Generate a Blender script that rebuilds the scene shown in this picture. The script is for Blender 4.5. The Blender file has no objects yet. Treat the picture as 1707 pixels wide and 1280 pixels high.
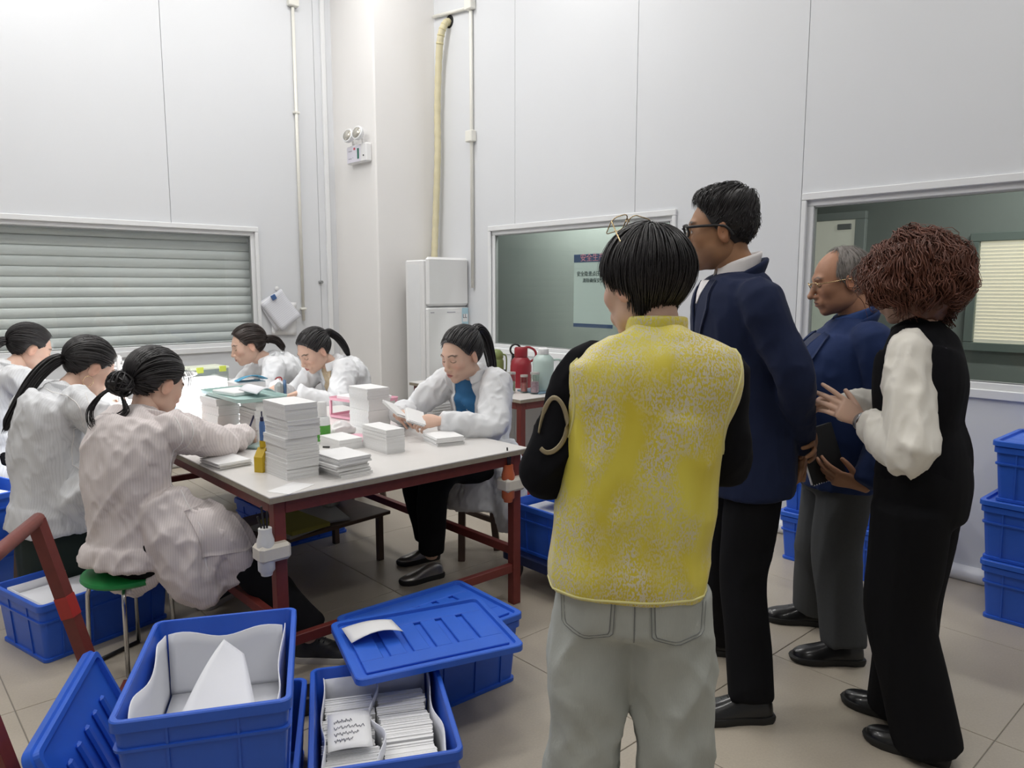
import bpy, bmesh, math, random
import numpy as np
from itertools import chain
from mathutils import Vector, Matrix
from mathutils.bvhtree import BVHTree

scene = bpy.context.scene
C = bpy.context.collection
rng = np.random.default_rng(7)
random.seed(7)
PI = math.pi

# ------------------------------------------------------------ camera
# The room is axis aligned: the window wall is the plane x = 4.254, the shutter wall y = 6.5.
cam_d = bpy.data.cameras.new('camera')
cam_d.sensor_fit = 'HORIZONTAL'
cam_d.sensor_width = 36.0
cam_d.lens = 36.0 * 1250.0 / 1707.0
cam_d.clip_start = 0.05
cam = bpy.data.objects.new('camera', cam_d)
C.objects.link(cam)
cam.location = (0, 0, 1.5)
cam.rotation_euler = (math.radians(90) - math.atan(160 / 1250.0), 0, math.radians(-42))
scene.camera = cam

# ------------------------------------------------------------ world and exposure
world = bpy.data.worlds.new('world')
scene.world = world
world.use_nodes = True
world.node_tree.nodes['Background'].inputs[0].default_value = (0.75, 0.82, 0.9, 1)
world.node_tree.nodes['Background'].inputs[1].default_value = 0.3
vs = scene.view_settings
vs.view_transform = 'Standard'
vs.look = 'None'
vs.exposure = 0.0
vs.gamma = 1.0
vs.use_curve_mapping = False

# ------------------------------------------------------------ ceiling lamp layout (fixtures are built with the ceiling)
CEIL = 4.75
LAMP_WATT = 17.0
LAMPS = [(-1.4, -1.6, .7), (1.4, -1.6, .8), (-1.4, 1.0, .8), (1.2, 0.4, 1.0), (3.2, 0.4, .95),
         (-1.4, 3.6, 1.2), (0.9, 3.9, 1.5), (3.0, 3.6, 1.4), (0.9, 5.6, 1.5), (-1.4, 5.6, 1.0), (2.9, 5.3, 1.2)]


def area_light(name, loc, rot, sx, sy, watt, color, parent=None, spread=PI):
    d = bpy.data.lights.new(name, 'AREA')
    d.shape = 'RECTANGLE'
    d.size = sx
    d.size_y = sy
    d.energy = watt
    d.color = color
    d.spread = spread
    o = bpy.data.objects.new(name, d)
    C.objects.link(o)
    o.location = loc
    o.rotation_euler = rot
    if parent:
        o.parent = parent
    return o


# ------------------------------------------------------------ materials
MATS = {}


def mat(name, color, rough=0.6, metal=0.0, spec=0.5, noise=0.0, nscale=8.0, bump=0.0, bscale=60.0,
        sheen=0.0, coat=0.0, emit=None, estr=0.0, trans=0.0, stripes=None, attr=None, aniso=None, subsurf=0.0, alpha=1.0, bdist=.004):
    if name in MATS:
        return MATS[name]
    m = bpy.data.materials.new(name)
    m.use_nodes = True
    nt = m.node_tree
    N, L = nt.nodes, nt.links
    b = N['Principled BSDF']
    col = (*color, 1.0)
    b.inputs['Base Color'].default_value = col
    b.inputs['Roughness'].default_value = rough
    b.inputs['Metallic'].default_value = metal
    b.inputs['Specular IOR Level'].default_value = spec
    b.inputs['Sheen Weight'].default_value = sheen
    b.inputs['Coat Weight'].default_value = coat
    b.inputs['Transmission Weight'].default_value = trans
    b.inputs['Alpha'].default_value = alpha
    if subsurf:
        b.inputs['Subsurface Weight'].default_value = subsurf
        b.inputs['Subsurface Radius'].default_value = (0.012, 0.005, 0.003)
        b.inputs['Subsurface Scale'].default_value = 0.6
    if emit:
        b.inputs['Emission Color'].default_value = (*emit, 1)
        b.inputs['Emission Strength'].default_value = estr
    tc = N.new('ShaderNodeTexCoord')
    out = None
    if attr:
        a = N.new('ShaderNodeAttribute')
        a.attribute_name = attr
        out = a.outputs['Color']
    if noise:
        n = N.new('ShaderNodeTexNoise')
        n.inputs['Scale'].default_value = nscale
        n.inputs['Detail'].default_value = 4
        L.new(tc.outputs['Object'], n.inputs['Vector'])
        r = N.new('ShaderNodeMapRange')
        r.inputs[3].default_value = 1 - noise
        r.inputs[4].default_value = 1 + noise
        L.new(n.outputs['Fac'], r.inputs[0])
        mx = N.new('ShaderNodeVectorMath')
        mx.operation = 'SCALE'
        if out:
            L.new(out, mx.inputs[0])
        else:
            mx.inputs[0].default_value = color
        L.new(r.outputs[0], mx.inputs['Scale'])
        out = mx.outputs[0]
    if stripes:
        pitch, dark, sdir = stripes
        mp = N.new('ShaderNodeVectorMath')
        mp.operation = 'DOT_PRODUCT'
        L.new(tc.outputs['Object'], mp.inputs[0])
        mp.inputs[1].default_value = Vector(sdir).normalized() * (2 * PI / pitch)
        sn = N.new('ShaderNodeMath')
        sn.operation = 'SINE'
        L.new(mp.outputs['Value'], sn.inputs[0])
        r2 = N.new('ShaderNodeMapRange')
        r2.inputs[1].default_value = 0.3
        r2.inputs[2].default_value = 1.0
        r2.inputs[3].default_value = 1.0
        r2.inputs[4].default_value = dark
        L.new(sn.outputs[0], r2.inputs[0])
        m2 = N.new('ShaderNodeVectorMath')
        m2.operation = 'SCALE'
        if out:
            L.new(out, m2.inputs[0])
        else:
            m2.inputs[0].default_value = color
        L.new(r2.outputs[0], m2.inputs['Scale'])
        out = m2.outputs[0]
    if out:
        L.new(out, b.inputs['Base Color'])
    if bump:
        n = N.new('ShaderNodeTexNoise')
        n.inputs['Scale'].default_value = bscale
        n.inputs['Detail'].default_value = 3
        if aniso:
            mp = N.new('ShaderNodeMapping')
            mp.inputs['Scale'].default_value = aniso
            L.new(tc.outputs['Object'], mp.inputs[0])
            L.new(mp.outputs[0], n.inputs['Vector'])
        else:
            L.new(tc.outputs['Object'], n.inputs['Vector'])
        bp = N.new('ShaderNodeBump')
        bp.inputs['Strength'].default_value = bump
        bp.inputs['Distance'].default_value = bdist
        L.new(n.outputs['Fac'], bp.inputs['Height'])
        L.new(bp.outputs[0], b.inputs['Normal'])
    MATS[name] = m
    return m


def glass_mat(name, tint, fac=0.08, rough=0.0):
    """window pane: mostly see-through with a tint, a little mirror"""
    if name in MATS:
        return MATS[name]
    m = bpy.data.materials.new(name)
    m.use_nodes = True
    nt = m.node_tree
    N, L = nt.nodes, nt.links
    N.remove(N['Principled BSDF'])
    t = N.new('ShaderNodeBsdfTransparent')
    t.inputs[0].default_value = (*tint, 1)
    g = N.new('ShaderNodeBsdfGlossy')
    g.inputs['Roughness'].default_value = rough
    fr = N.new('ShaderNodeLayerWeight')
    fr.inputs[0].default_value = 0.5
    pw = N.new('ShaderNodeMath')
    pw.operation = 'POWER'
    pw.inputs[1].default_value = 5.0
    L.new(fr.outputs['Facing'], pw.inputs[0])
    mr = N.new('ShaderNodeMath')
    mr.operation = 'MULTIPLY_ADD'
    mr.inputs[1].default_value = 0.6
    mr.inputs[2].default_value = fac
    L.new(pw.outputs[0], mr.inputs[0])
    mx = N.new('ShaderNodeMixShader')
    L.new(mr.outputs[0], mx.inputs[0])
    L.new(t.outputs[0], mx.inputs[1])
    L.new(g.outputs[0], mx.inputs[2])
    L.new(mx.outputs[0], N['Material Output'].inputs[0])
    MATS[name] = m
    return m


# ------------------------------------------------------------ object helpers
def tag(o, label=None, cat=None, group=None, kind=None):
    if label:
        o['label'] = label
    if cat:
        o['category'] = cat
    if group:
        o['group'] = group
    if kind:
        o['kind'] = kind
    return o


def empty(name, loc=(0, 0, 0), rz=0.0, label=None, cat=None, group=None, kind=None, parent=None):
    o = bpy.data.objects.new(name, None)
    C.objects.link(o)
    o.empty_display_size = 0.1
    o.location = loc
    o.rotation_euler = (0, 0, rz)
    if parent:
        o.parent = parent
    return tag(o, label, cat, group, kind)


def to_mesh(name, V, F, m, smooth=False, col=None):
    me = bpy.data.meshes.new(name)
    V = np.asarray([tuple(v) for v in V] if not isinstance(V, np.ndarray) else V, np.float32)
    if isinstance(F, np.ndarray):
        lens = np.full(len(F), F.shape[1])
        flat = F.ravel()
    else:
        lens = np.fromiter(map(len, F), np.int32, len(F))
        flat = np.fromiter(chain.from_iterable(F), np.int32, int(lens.sum()))
    me.vertices.add(len(V))
    me.vertices.foreach_set('co', V.ravel())
    me.loops.add(len(flat))
    me.loops.foreach_set('vertex_index', flat.astype(np.int32))
    me.polygons.add(len(lens))
    me.polygons.foreach_set('loop_start', (np.cumsum(lens) - lens).astype(np.int32))
    me.update(calc_edges=True)
    if m:
        me.materials.append(m)
    me.polygons.foreach_set('use_smooth', np.full(len(me.polygons), bool(smooth)))
    if col is not None:
        at = me.color_attributes.new('Col', 'FLOAT_COLOR', 'POINT')
        c4 = np.ones((len(V), 4), np.float32)
        c4[:, :3] = col
        at.data.foreach_set('color', c4.ravel())
    me.update()
    return me


def obj(name, me, parent=None, loc=(0, 0, 0), rot=(0, 0, 0), **kw):
    o = bpy.data.objects.new(name, me)
    C.objects.link(o)
    o.location = loc
    o.rotation_euler = rot
    if parent:
        o.parent = parent
    return tag(o, **kw)


class MB:
    """collects shapes, builds ONE mesh object"""

    def __init__(s):
        s.V = []
        s.F = []

    def add(s, V, F):
        k = len(s.V)
        s.V.extend([tuple(map(float, v)) for v in V])
        s.F.extend([tuple(int(i) + k for i in f) for f in F])
        return s

    def box(s, x0, x1, y0, y1, z0, z1, M=None, bev=0.0):
        if bev > 0:
            V, F = bevel_box(x0, x1, y0, y1, z0, z1, bev)
        else:
            V = [(x0, y0, z0), (x1, y0, z0), (x1, y1, z0), (x0, y1, z0), (x0, y0, z1), (x1, y0, z1), (x1, y1, z1), (x0, y1, z1)]
            F = [(0, 3, 2, 1), (4, 5, 6, 7), (0, 1, 5, 4), (1, 2, 6, 5), (2, 3, 7, 6), (3, 0, 4, 7)]
        if M is not None:
            V = [M @ Vector(v) for v in V]
        return s.add(V, F)

    def tube(s, pts, r, n=10, sub=0, M=None, closed=False):
        V, F = tube(pts, r, r, n=n, sub=sub, closed=closed, roundcap=False)
        if M is not None:
            V = [M @ Vector(v) for v in V]
        return s.add(V, F)

    def lathe(s, prof, n=24, M=None, c=(0, 0, 0)):
        """prof: (radius, z) pairs bottom to top; closed where radius = 0"""
        V, F = [], []
        for r, z in prof:
            for i in range(n):
                a = 2 * PI * i / n
                V.append((c[0] + r * math.cos(a), c[1] + r * math.sin(a), c[2] + z))
        for j in range(len(prof) - 1):
            for i in range(n):
                F.append((j * n + i, j * n + (i + 1) % n, (j + 1) * n + (i + 1) % n, (j + 1) * n + i))
        F.append(tuple(range(n - 1, -1, -1)))
        F.append(tuple((len(prof) - 1) * n + i for i in range(n)))
        if M is not None:
            V = [M @ Vector(v) for v in V]
        return s.add(V, F)

    def mesh(s, name, m, smooth=False):
        return to_mesh(name, s.V, s.F, m, smooth)

    def build(s, name, m, parent=None, smooth=False, loc=(0, 0, 0), rot=(0, 0, 0), **kw):
        me = s.mesh(name, m, smooth)
        if smooth == 'auto':
            autosmooth(me)
        return obj(name, me, parent, loc, rot, **kw)


def autosmooth(me, ang=40):
    me.polygons.foreach_set('use_smooth', np.ones(len(me.polygons), bool))
    try:
        me.set_sharp_from_angle(angle=math.radians(ang))
    except Exception:
        pass


def bevel_box(x0, x1, y0, y1, z0, z1, b):
    b = min(b, (x1 - x0) * .49, (y1 - y0) * .49, (z1 - z0) * .49)
    V = []
    idx = {}
    X = (x0, x1)
    Y = (y0, y1)
    Z = (z0, z1)
    for i in range(2):
        for j in range(2):
            for k in range(2):
                sx, sy, sz = (1, -1)[i], (1, -1)[j], (1, -1)[k]
                for ax in range(3):
                    p = [X[i], Y[j], Z[k]]
                    for q, sg in enumerate((sx, sy, sz)):
                        if q != ax:
                            p[q] += sg * b
                    idx[(i, j, k, ax)] = len(V)
                    V.append(tuple(p))
    F = []

    def c(i, j, k, a):
        return idx[(i, j, k, a)]
    for s in range(2):
        q = [c(s, 0, 0, 0), c(s, 1, 0, 0), c(s, 1, 1, 0), c(s, 0, 1, 0)]
        F.append(q if s else q[::-1])
        q = [c(0, s, 0, 1), c(0, s, 1, 1), c(1, s, 1, 1), c(1, s, 0, 1)]
        F.append(q if s else q[::-1])
        q = [c(0, 0, s, 2), c(1, 0, s, 2), c(1, 1, s, 2), c(0, 1, s, 2)]
        F.append(q if s else q[::-1])
    for s in range(2):
        for t in range(2):
            F.append([c(0, s, t, 1), c(1, s, t, 1), c(1, s, t, 2), c(0, s, t, 2)])
            F.append([c(s, 0, t, 0), c(s, 1, t, 0), c(s, 1, t, 2), c(s, 0, t, 2)])
            F.append([c(s, t, 0, 0), c(s, t, 1, 0), c(s, t, 1, 1), c(s, t, 0, 1)])
    for i in range(2):
        for j in range(2):
            for k in range(2):
                F.append([c(i, j, k, 0), c(i, j, k, 1), c(i, j, k, 2)])
    cen = np.array([(x0 + x1) / 2, (y0 + y1) / 2, (z0 + z1) / 2])
    Va = np.array(V)
    out = []
    for f in F:
        p = Va[f]
        n = np.cross(p[1] - p[0], p[2] - p[0])
        out.append(tuple(f) if n @ (p.mean(0) - cen) > 0 else tuple(f[::-1]))
    return V, out


def catmull(P, sub):
    P = np.asarray(P, float)
    if sub < 1 or len(P) < 3:
        return P
    Q = np.vstack([2 * P[0] - P[1], P, 2 * P[-1] - P[-2]])
    out = []
    for i in range(1, len(Q) - 2):
        p0, p1, p2, p3 = Q[i - 1], Q[i], Q[i + 1], Q[i + 2]
        for k in range(sub):
            t = k / sub
            out.append(.5 * (2 * p1 + (p2 - p0) * t + (2 * p0 - 5 * p1 + 4 * p2 - p3) * t * t + (3 * p1 - p0 - 3 * p2 + p3) * t ** 3))
    out.append(P[-1])
    return np.array(out)


def tube(pts, ra, rb=None, side=None, n=16, sub=4, closed=False, roundcap=True, ex=2.0, capk=0.6):
    """lofted tube; ra along 'side', rb across; scalars or one value per point"""
    P = np.asarray(pts, float)
    m0 = len(P)
    ra = np.ones(m0) * ra
    rb = ra.copy() if rb is None else np.ones(m0) * rb
    if closed:
        pass
    else:
        D = catmull(np.column_stack([P, ra, rb]), sub)
        P, ra, rb = D[:, :3], np.maximum(D[:, 3], 1e-4), np.maximum(D[:, 4], 1e-4)
    m = len(P)
    T = np.zeros_like(P)
    if closed:
        T = np.roll(P, -1, 0) - np.roll(P, 1, 0)
    else:
        T[1:-1] = P[2:] - P[:-2]
        T[0] = P[1] - P[0]
        T[-1] = P[-1] - P[-2]
    T /= np.maximum(np.linalg.norm(T, axis=1, keepdims=True), 1e-9)
    X = np.zeros_like(P)
    if side is None:
        a = np.array([0, 0, 1.0]) if abs(T[0][2]) < .9 else np.array([1.0, 0, 0])
        x = a - T[0] * (a @ T[0])
        x /= np.linalg.norm(x)
        for i in range(m):
            x = x - T[i] * (x @ T[i])
            x /= np.linalg.norm(x)
            X[i] = x
    else:
        sd = np.asarray(side, float)
        for i in range(m):
            x = sd - T[i] * (sd @ T[i])
            X[i] = x / max(np.linalg.norm(x), 1e-9)
    Y = np.cross(T, X)
    rings = [(P[i], X[i], Y[i], ra[i], rb[i]) for i in range(m)]
    if roundcap and not closed:
        pre, post = [], []
        for k in (0.35, 0.75, 0.95):
            c_ = math.sqrt(max(0, 1 - k * k))
            pre.insert(0, (P[0] - T[0] * min(ra[0], rb[0]) * capk * k, X[0], Y[0], ra[0] * c_, rb[0] * c_))
            post.append((P[-1] + T[-1] * min(ra[-1], rb[-1]) * capk * k, X[-1], Y[-1], ra[-1] * c_, rb[-1] * c_))
        rings = pre + rings + post
    th = np.linspace(0, 2 * PI, n, endpoint=False)
    c, s_ = np.cos(th), np.sin(th)
    e = 2.0 / ex
    cc = np.sign(c) * np.abs(c) ** e
    ss = np.sign(s_) * np.abs(s_) ** e
    V = np.concatenate([p + np.outer(cc * a, x) + np.outer(ss * b, y) for p, x, y, a, b in rings])
    F = []
    M = len(rings)
    for j in range(M if closed else M - 1):
        j2 = (j + 1) % M
        for i in range(n):
            i2 = (i + 1) % n
            F.append((j * n + i, j * n + i2, j2 * n + i2, j2 * n + i))
    if not closed:
        F.append(tuple(range(n - 1, -1, -1)))
        F.append(tuple((M - 1) * n + i for i in range(n)))
    return V, F


def join(parts):
    V, F, k = [], [], 0
    for v, f in parts:
        V.append(np.asarray(v, float))
        if isinstance(f, np.ndarray):
            F.extend((f + k).tolist())
        else:
            F.extend([[i + k for i in q] for q in f])
        k += len(v)
    return np.concatenate(V), F


def union(parts, voxel, smooth=3, sfac=0.5):
    """closed overlapping shells -> one continuous surface"""
    V, F = join(parts)
    me = to_mesh('tmp', V, F, None)
    o = bpy.data.objects.new('tmp', me)
    C.objects.link(o)
    r = o.modifiers.new('r', 'REMESH')
    r.mode = 'VOXEL'
    r.voxel_size = voxel
    if smooth:
        sm = o.modifiers.new('s', 'SMOOTH')
        sm.iterations = smooth
        sm.factor = sfac
    dg = bpy.context.evaluated_depsgraph_get()
    ev = o.evaluated_get(dg)
    m2 = ev.to_mesh()
    nv = len(m2.vertices)
    Vo = np.zeros(nv * 3)
    m2.vertices.foreach_get('co', Vo)
    Vo = Vo.reshape(-1, 3)
    Fo = np.zeros(len(m2.loops), np.int32)
    m2.loops.foreach_get('vertex_index', Fo)
    Fo = Fo.reshape(-1, 4)
    ev.to_mesh_clear()
    bpy.data.objects.remove(o)
    bpy.data.meshes.remove(me)
    return Vo, Fo


def vnormals(V, F):
    N = np.zeros_like(V)
    if isinstance(F, np.ndarray):
        q, t = F, []
    else:
        q = np.array([f for f in F if len(f) == 4])
        t = np.array([f for f in F if len(f) == 3])
    if len(q):
        n = np.cross(V[q[:, 2]] - V[q[:, 0]], V[q[:, 3]] - V[q[:, 1]])
        for k in range(4):
            for c in range(3):
                N[:, c] += np.bincount(q[:, k], n[:, c], len(V))
    if len(t):
        n = np.cross(V[t[:, 1]] - V[t[:, 0]], V[t[:, 2]] - V[t[:, 0]])
        for k in range(3):
            np.add.at(N, t[:, k], n)
    return N / np.maximum(np.linalg.norm(N, axis=1, keepdims=True), 1e-12)


def vnoise(P, seed=0):
    """smooth value noise in [0,1], vectorised"""
    P = np.asarray(P, float) + 100.0 + seed * 17.31
    I = np.floor(P).astype(np.int64)
    f = P - I
    f = f * f * (3 - 2 * f)

    def hsh(i, j, k):
        h = (i * 374761393 + j * 668265263 + k * 2147483647 + seed * 1274126177) & 0xffffffff
        h = ((h ^ (h >> 13)) * 1274126177) & 0xffffffff
        h = h ^ (h >> 16)
        return (h & 0xffff) / 65535.0
    r = 0
    for a in (0, 1):
        for b in (0, 1):
            for c in (0, 1):
                w = (f[:, 0] if a else 1 - f[:, 0]) * (f[:, 1] if b else 1 - f[:, 1]) * (f[:, 2] if c else 1 - f[:, 2])
                r = r + w * hsh(I[:, 0] + a, I[:, 1] + b, I[:, 2] + c)
    return r


def folds(V, F, amp, sc, seed=0, ridge=True, mask=None, R=None):
    """push vertices along their normals with stretched (ridged) noise; R rotates the noise axes"""
    N = vnormals(V, F)
    Q = V if R is None else V @ np.asarray(R)
    n = vnoise(Q * np.asarray(sc), seed)
    if ridge:
        n = 1 - np.abs(2 * n - 1)
        n = n ** 1.5
    d = amp * (n - .45)
    if mask is not None:
        d = d * mask(V)
    return V + N * d[:, None]


def rotm(ax, a):
    return np.array(Matrix.Rotation(a, 3, ax))


def text_mesh(name, s, size, m, ext=0.0008, align='CENTER'):
    cu = bpy.data.curves.new(name, 'FONT')
    cu.body = s
    cu.size = size
    cu.align_x = align
    cu.align_y = 'CENTER'
    cu.extrude = ext
    o = bpy.data.objects.new(name, cu)
    C.objects.link(o)
    dg = bpy.context.evaluated_depsgraph_get()
    me = bpy.data.meshes.new_from_object(o.evaluated_get(dg))
    bpy.data.objects.remove(o)
    me.materials.clear()
    me.materials.append(m)
    return me
# ============================================================ the room
XW, YW = 4.254, 6.5          # inner faces of the window wall and the shutter wall
X0, Y0 = -4.2, -4.0
M_panel = mat('wall_panel', (0.70, 0.715, 0.74), rough=0.42, noise=0.02, nscale=1.5)
M_rear = mat('rear_wall_panel', (0.42, 0.43, 0.45), rough=0.5)
M_plaster = mat('plaster', (0.83, 0.815, 0.80), rough=0.75, noise=0.02, nscale=3, bump=0.05, bscale=40)
M_joint = mat('joint', (0.62, 0.63, 0.65), rough=0.7)
M_alu = mat('aluminium_white', (0.78, 0.79, 0.80), rough=0.35, noise=0.02)
M_alu_d = mat('gasket_grey', (0.25, 0.26, 0.26), rough=0.5)
M_green = mat('green_grey_wall', (0.235, 0.265, 0.245), rough=0.7, noise=0.04, nscale=3)
M_pvc = mat('pvc_cream', (0.80, 0.79, 0.73), rough=0.4)
M_grout = mat('grout', (0.27, 0.25, 0.22), rough=0.9)
M_ceil = mat('ceiling_white', (0.82, 0.82, 0.82), rough=0.8)
M_black = mat('black_plastic', (0.012, 0.012, 0.013), rough=0.45)
M_white = mat('white_plastic', (0.80, 0.80, 0.80), rough=0.4)


def tile_mat():
    m = mat('floor_tile', (0.53, 0.475, 0.40), rough=0.24, spec=0.4)
    nt = m.node_tree
    N, L = nt.nodes, nt.links
    b = N['Principled BSDF']
    tc = N.new('ShaderNodeTexCoord')
    oi = N.new('ShaderNodeObjectInfo')
    ad = N.new('ShaderNodeVectorMath')
    L.new(tc.outputs['Object'], ad.inputs[0])
    L.new(oi.outputs['Location'], ad.inputs[1])
    n = N.new('ShaderNodeTexNoise')
    n.inputs['Scale'].default_value = 5
    n.inputs['Detail'].default_value = 6
    L.new(ad.outputs[0], n.inputs['Vector'])
    n2 = N.new('ShaderNodeTexNoise')
    n2.inputs['Scale'].default_value = 130
    L.new(ad.outputs[0], n2.inputs['Vector'])
    r = N.new('ShaderNodeValToRGB')
    r.color_ramp.elements[0].color = (0.50, 0.44, 0.355, 1)
    r.color_ramp.elements[0].position = .3
    r.color_ramp.elements[1].color = (0.53, 0.47, 0.385, 1)
    r.color_ramp.elements[1].position = .7
    L.new(n.outputs['Fac'], r.inputs[0])
    mx = N.new('ShaderNodeMixRGB')
    mx.blend_type = 'MULTIPLY'
    mx.inputs[0].default_value = 0.2
    L.new(r.outputs[0], mx.inputs[1])
    L.new(n2.outputs['Fac'], mx.inputs[2])
    L.new(mx.outputs[0], b.inputs['Base Color'])
    rr = N.new('ShaderNodeMapRange')
    rr.inputs[3].default_value = .26
    rr.inputs[4].default_value = .34
    L.new(n.outputs['Fac'], rr.inputs[0])
    L.new(rr.outputs[0], b.inputs['Roughness'])
    return m


M_tile = tile_mat()

# floor: grout bed + tiles of 0.8 m
b = MB()
b.box(X0 - .1, 6.3, Y0 - .1, YW + .4, -0.12, -0.004)
floor = b.build('floor', M_grout, kind='structure')
T = 0.8
tile_me = MB().box(-T / 2 + .0018, T / 2 - .0018, -T / 2 + .0018, T / 2 - .0018, -0.012, 0.0, bev=.0012).mesh('floor_tile', M_tile)
gx = 2.76 - 9 * T
while gx < 4.3:
    gy = 0.655 - 6 * T
    while gy < 6.6:
        obj('tile', tile_me, floor, (gx + T / 2, gy + T / 2, 0))
        gy += T
    gx += T

# ceiling
b = MB()
b.box(X0 - .1, XW + .1, Y0 - .1, YW + .1, CEIL, CEIL + .1)
b.build('ceiling', M_ceil, kind='structure')
M_diff = mat('lamp_diffuser', (0.9, 0.9, 0.9), emit=(1, .98, .95), estr=6.0)
for i, (lx, ly, lw) in enumerate(LAMPS):
    f = empty('ceiling_light', (lx, ly, CEIL - .09), 0, 'white rectangular ceiling lamp with a frosted diffuser, out of view overhead', 'ceiling lamp', 'ceiling lamps above the workshop')
    h = MB()
    h.box(-.62, .62, -.17, .17, .012, .09, bev=.008)
    h.build('housing', M_white, f)
    h = MB()
    h.box(-.58, .58, -.13, .13, 0, .011)
    h.build('diffuser', M_diff, f)
    area_light('lamp', (0, 0, -.006), (0, 0, 0), 1.16, .26, LAMP_WATT * lw, (1.0, 0.985, 0.96), f)


def wall_pieces(u0, u1, z0, z1, wins):
    br = sorted({u0, u1, *[w for q in wins for w in q[:2] if u0 < w < u1]})
    out = []
    for a, c in zip(br[:-1], br[1:]):
        zs = [(z0, z1)]
        for w in wins:
            if w[0] <= a + 1e-6 and w[1] >= c - 1e-6:
                zs = [(z0, w[2]), (w[3], z1)]
        out += [(a, c, p, q) for p, q in zs if q - p > 1e-4]
    return out


def panel_wall(name, axis, plane, sgn, seams, u0, u1, wins, gap=.004, m=None):
    """backing wall with separate sandwich panels in front; sgn: direction out of the room"""
    def bx(mb, a, c, p, q, t0, t1):
        t0, t1 = sorted((plane + sgn * t0, plane + sgn * t1))
        if axis == 'x':
            mb.box(t0, t1, a, c, p, q)
        else:
            mb.box(a, c, t0, t1, p, q)
    mb = MB()
    for r in wall_pieces(u0, u1, 0, CEIL, wins):
        bx(mb, *r, .03, .07)
    w = mb.build(name, M_joint, kind='structure')
    es = [u0] + [s for s in sorted(seams) if u0 < s < u1] + [u1]
    for a, c in zip(es[:-1], es[1:]):
        mb = MB()
        for r in wall_pieces(a + gap / 2, c - gap / 2, 0, CEIL, wins):
            bx(mb, *r, 0, .0295)
        mb.build('panel', m or M_panel, w)
    return w


W_R = (0.15, 2.17, 0.985, 2.015)    # window on the right, y range and z range
W_M = (3.09, 5.0, 0.975, 1.995)
W_L = (-0.6, 2.815, 0.985, 2.0)     # shutter window, x range
panel_wall('wall_right', 'x', XW, 1, [5.93, 4.69, 3.432, 2.199, .96, -.28, -1.52, -2.76], Y0, YW, [W_R, W_M])
panel_wall('wall_left', 'y', YW, 1, [3.43, 2.108, .86, -.38, -1.62, -2.86], X0, XW, [W_L])
panel_wall('wall_back', 'y', Y0, -1, [-2.2, -1., .2, 1.4, 2.6, 3.8], X0, XW, [], m=M_rear)
panel_wall('wall_side', 'x', X0, -1, [-2.2, -1., .2, 1.4, 2.6, 3.8, 5.0, 6.2], Y0, YW, [], m=M_rear)

# square plastered column in the corner
b = MB()
b.box(3.61, XW + .02, 5.78, YW + .02, 0, CEIL, bev=.012)
b.build('wall_column', M_plaster, kind='structure')


def cove(name, pts):
    V, F = tube(pts, .042, n=14, sub=0, roundcap=False)
    return obj(name, to_mesh(name, V, F, M_alu, True), kind='structure')


cove('baseboard_right', [(XW - .012, Y0 + .02, .034), (XW - .012, 5.77, .034)])
cove('baseboard_left', [(X0 + .02, YW - .012, .034), (3.6, YW - .012, .034)])


def window(name, axis, plane, sgn, w, glass, deep=.07):
    u0, u1, z0, z1 = w
    root = empty(name, kind='structure')

    def bx(a, c, p, q, t0, t1, m, nm, bev=.004):
        t0, t1 = sorted((plane + sgn * t0, plane + sgn * t1))
        mb = MB()
        if axis == 'x':
            mb.box(t0, t1, a, c, p, q, bev=bev)
        else:
            mb.box(a, c, t0, t1, p, q, bev=bev)
        return mb.build(nm, m, root)
    k = .045
    # outer trim on the room side, then the stepped sash
    for (a, c, p, q) in ((u0 - .02, u1 + .02, z1 - .012, z1 + .03), (u0 - .02, u1 + .02, z0 - .035, z0 + .012),
                         (u0 - .02, u0 + .012, z0 + .013, z1 - .013), (u1 - .012, u1 + .02, z0 + .013, z1 - .013)):
        bx(a, c, p, q, -.018, .001, M_alu, 'frame_rail')
    for (a, c, p, q) in ((u0, u1, z1 - k, z1), (u0, u1, z0, z0 + k), (u0, u0 + k, z0 + k, z1 - k), (u1 - k, u1, z0 + k, z1 - k)):
        bx(a, c, p, q, .008, .045, M_alu, 'sash')
    for (a, c, p, q) in ((u0 + k, u1 - k, z1 - k - .008, z1 - k), (u0 + k, u1 - k, z0 + k, z0 + k + .006), (u0 + k, u0 + k + .006, z0 + k, z1 - k), (u1 - k - .006, u1 - k, z0 + k, z1 - k)):
        bx(a, c, p, q, .012, .04, M_alu_d, 'gasket', 0)
    bx(u0 + k - .004, u1 - k + .004, z0 + k - .004, z1 - k + .004, .024, .030, glass, 'pane', 0)
    return root


G_right = glass_mat('glass_right', (0.93, 0.955, 0.94), fac=0.02)
G_left = glass_mat('glass_left', (0.96, 0.975, 0.97), fac=0.035)
win_r = window('window_1', 'x', XW, 1, W_R, G_right)
win_m = window('window_2', 'x', XW, 1, W_M, G_right)
win_l = window('window_3', 'y', YW, 1, W_L, G_left)

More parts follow.
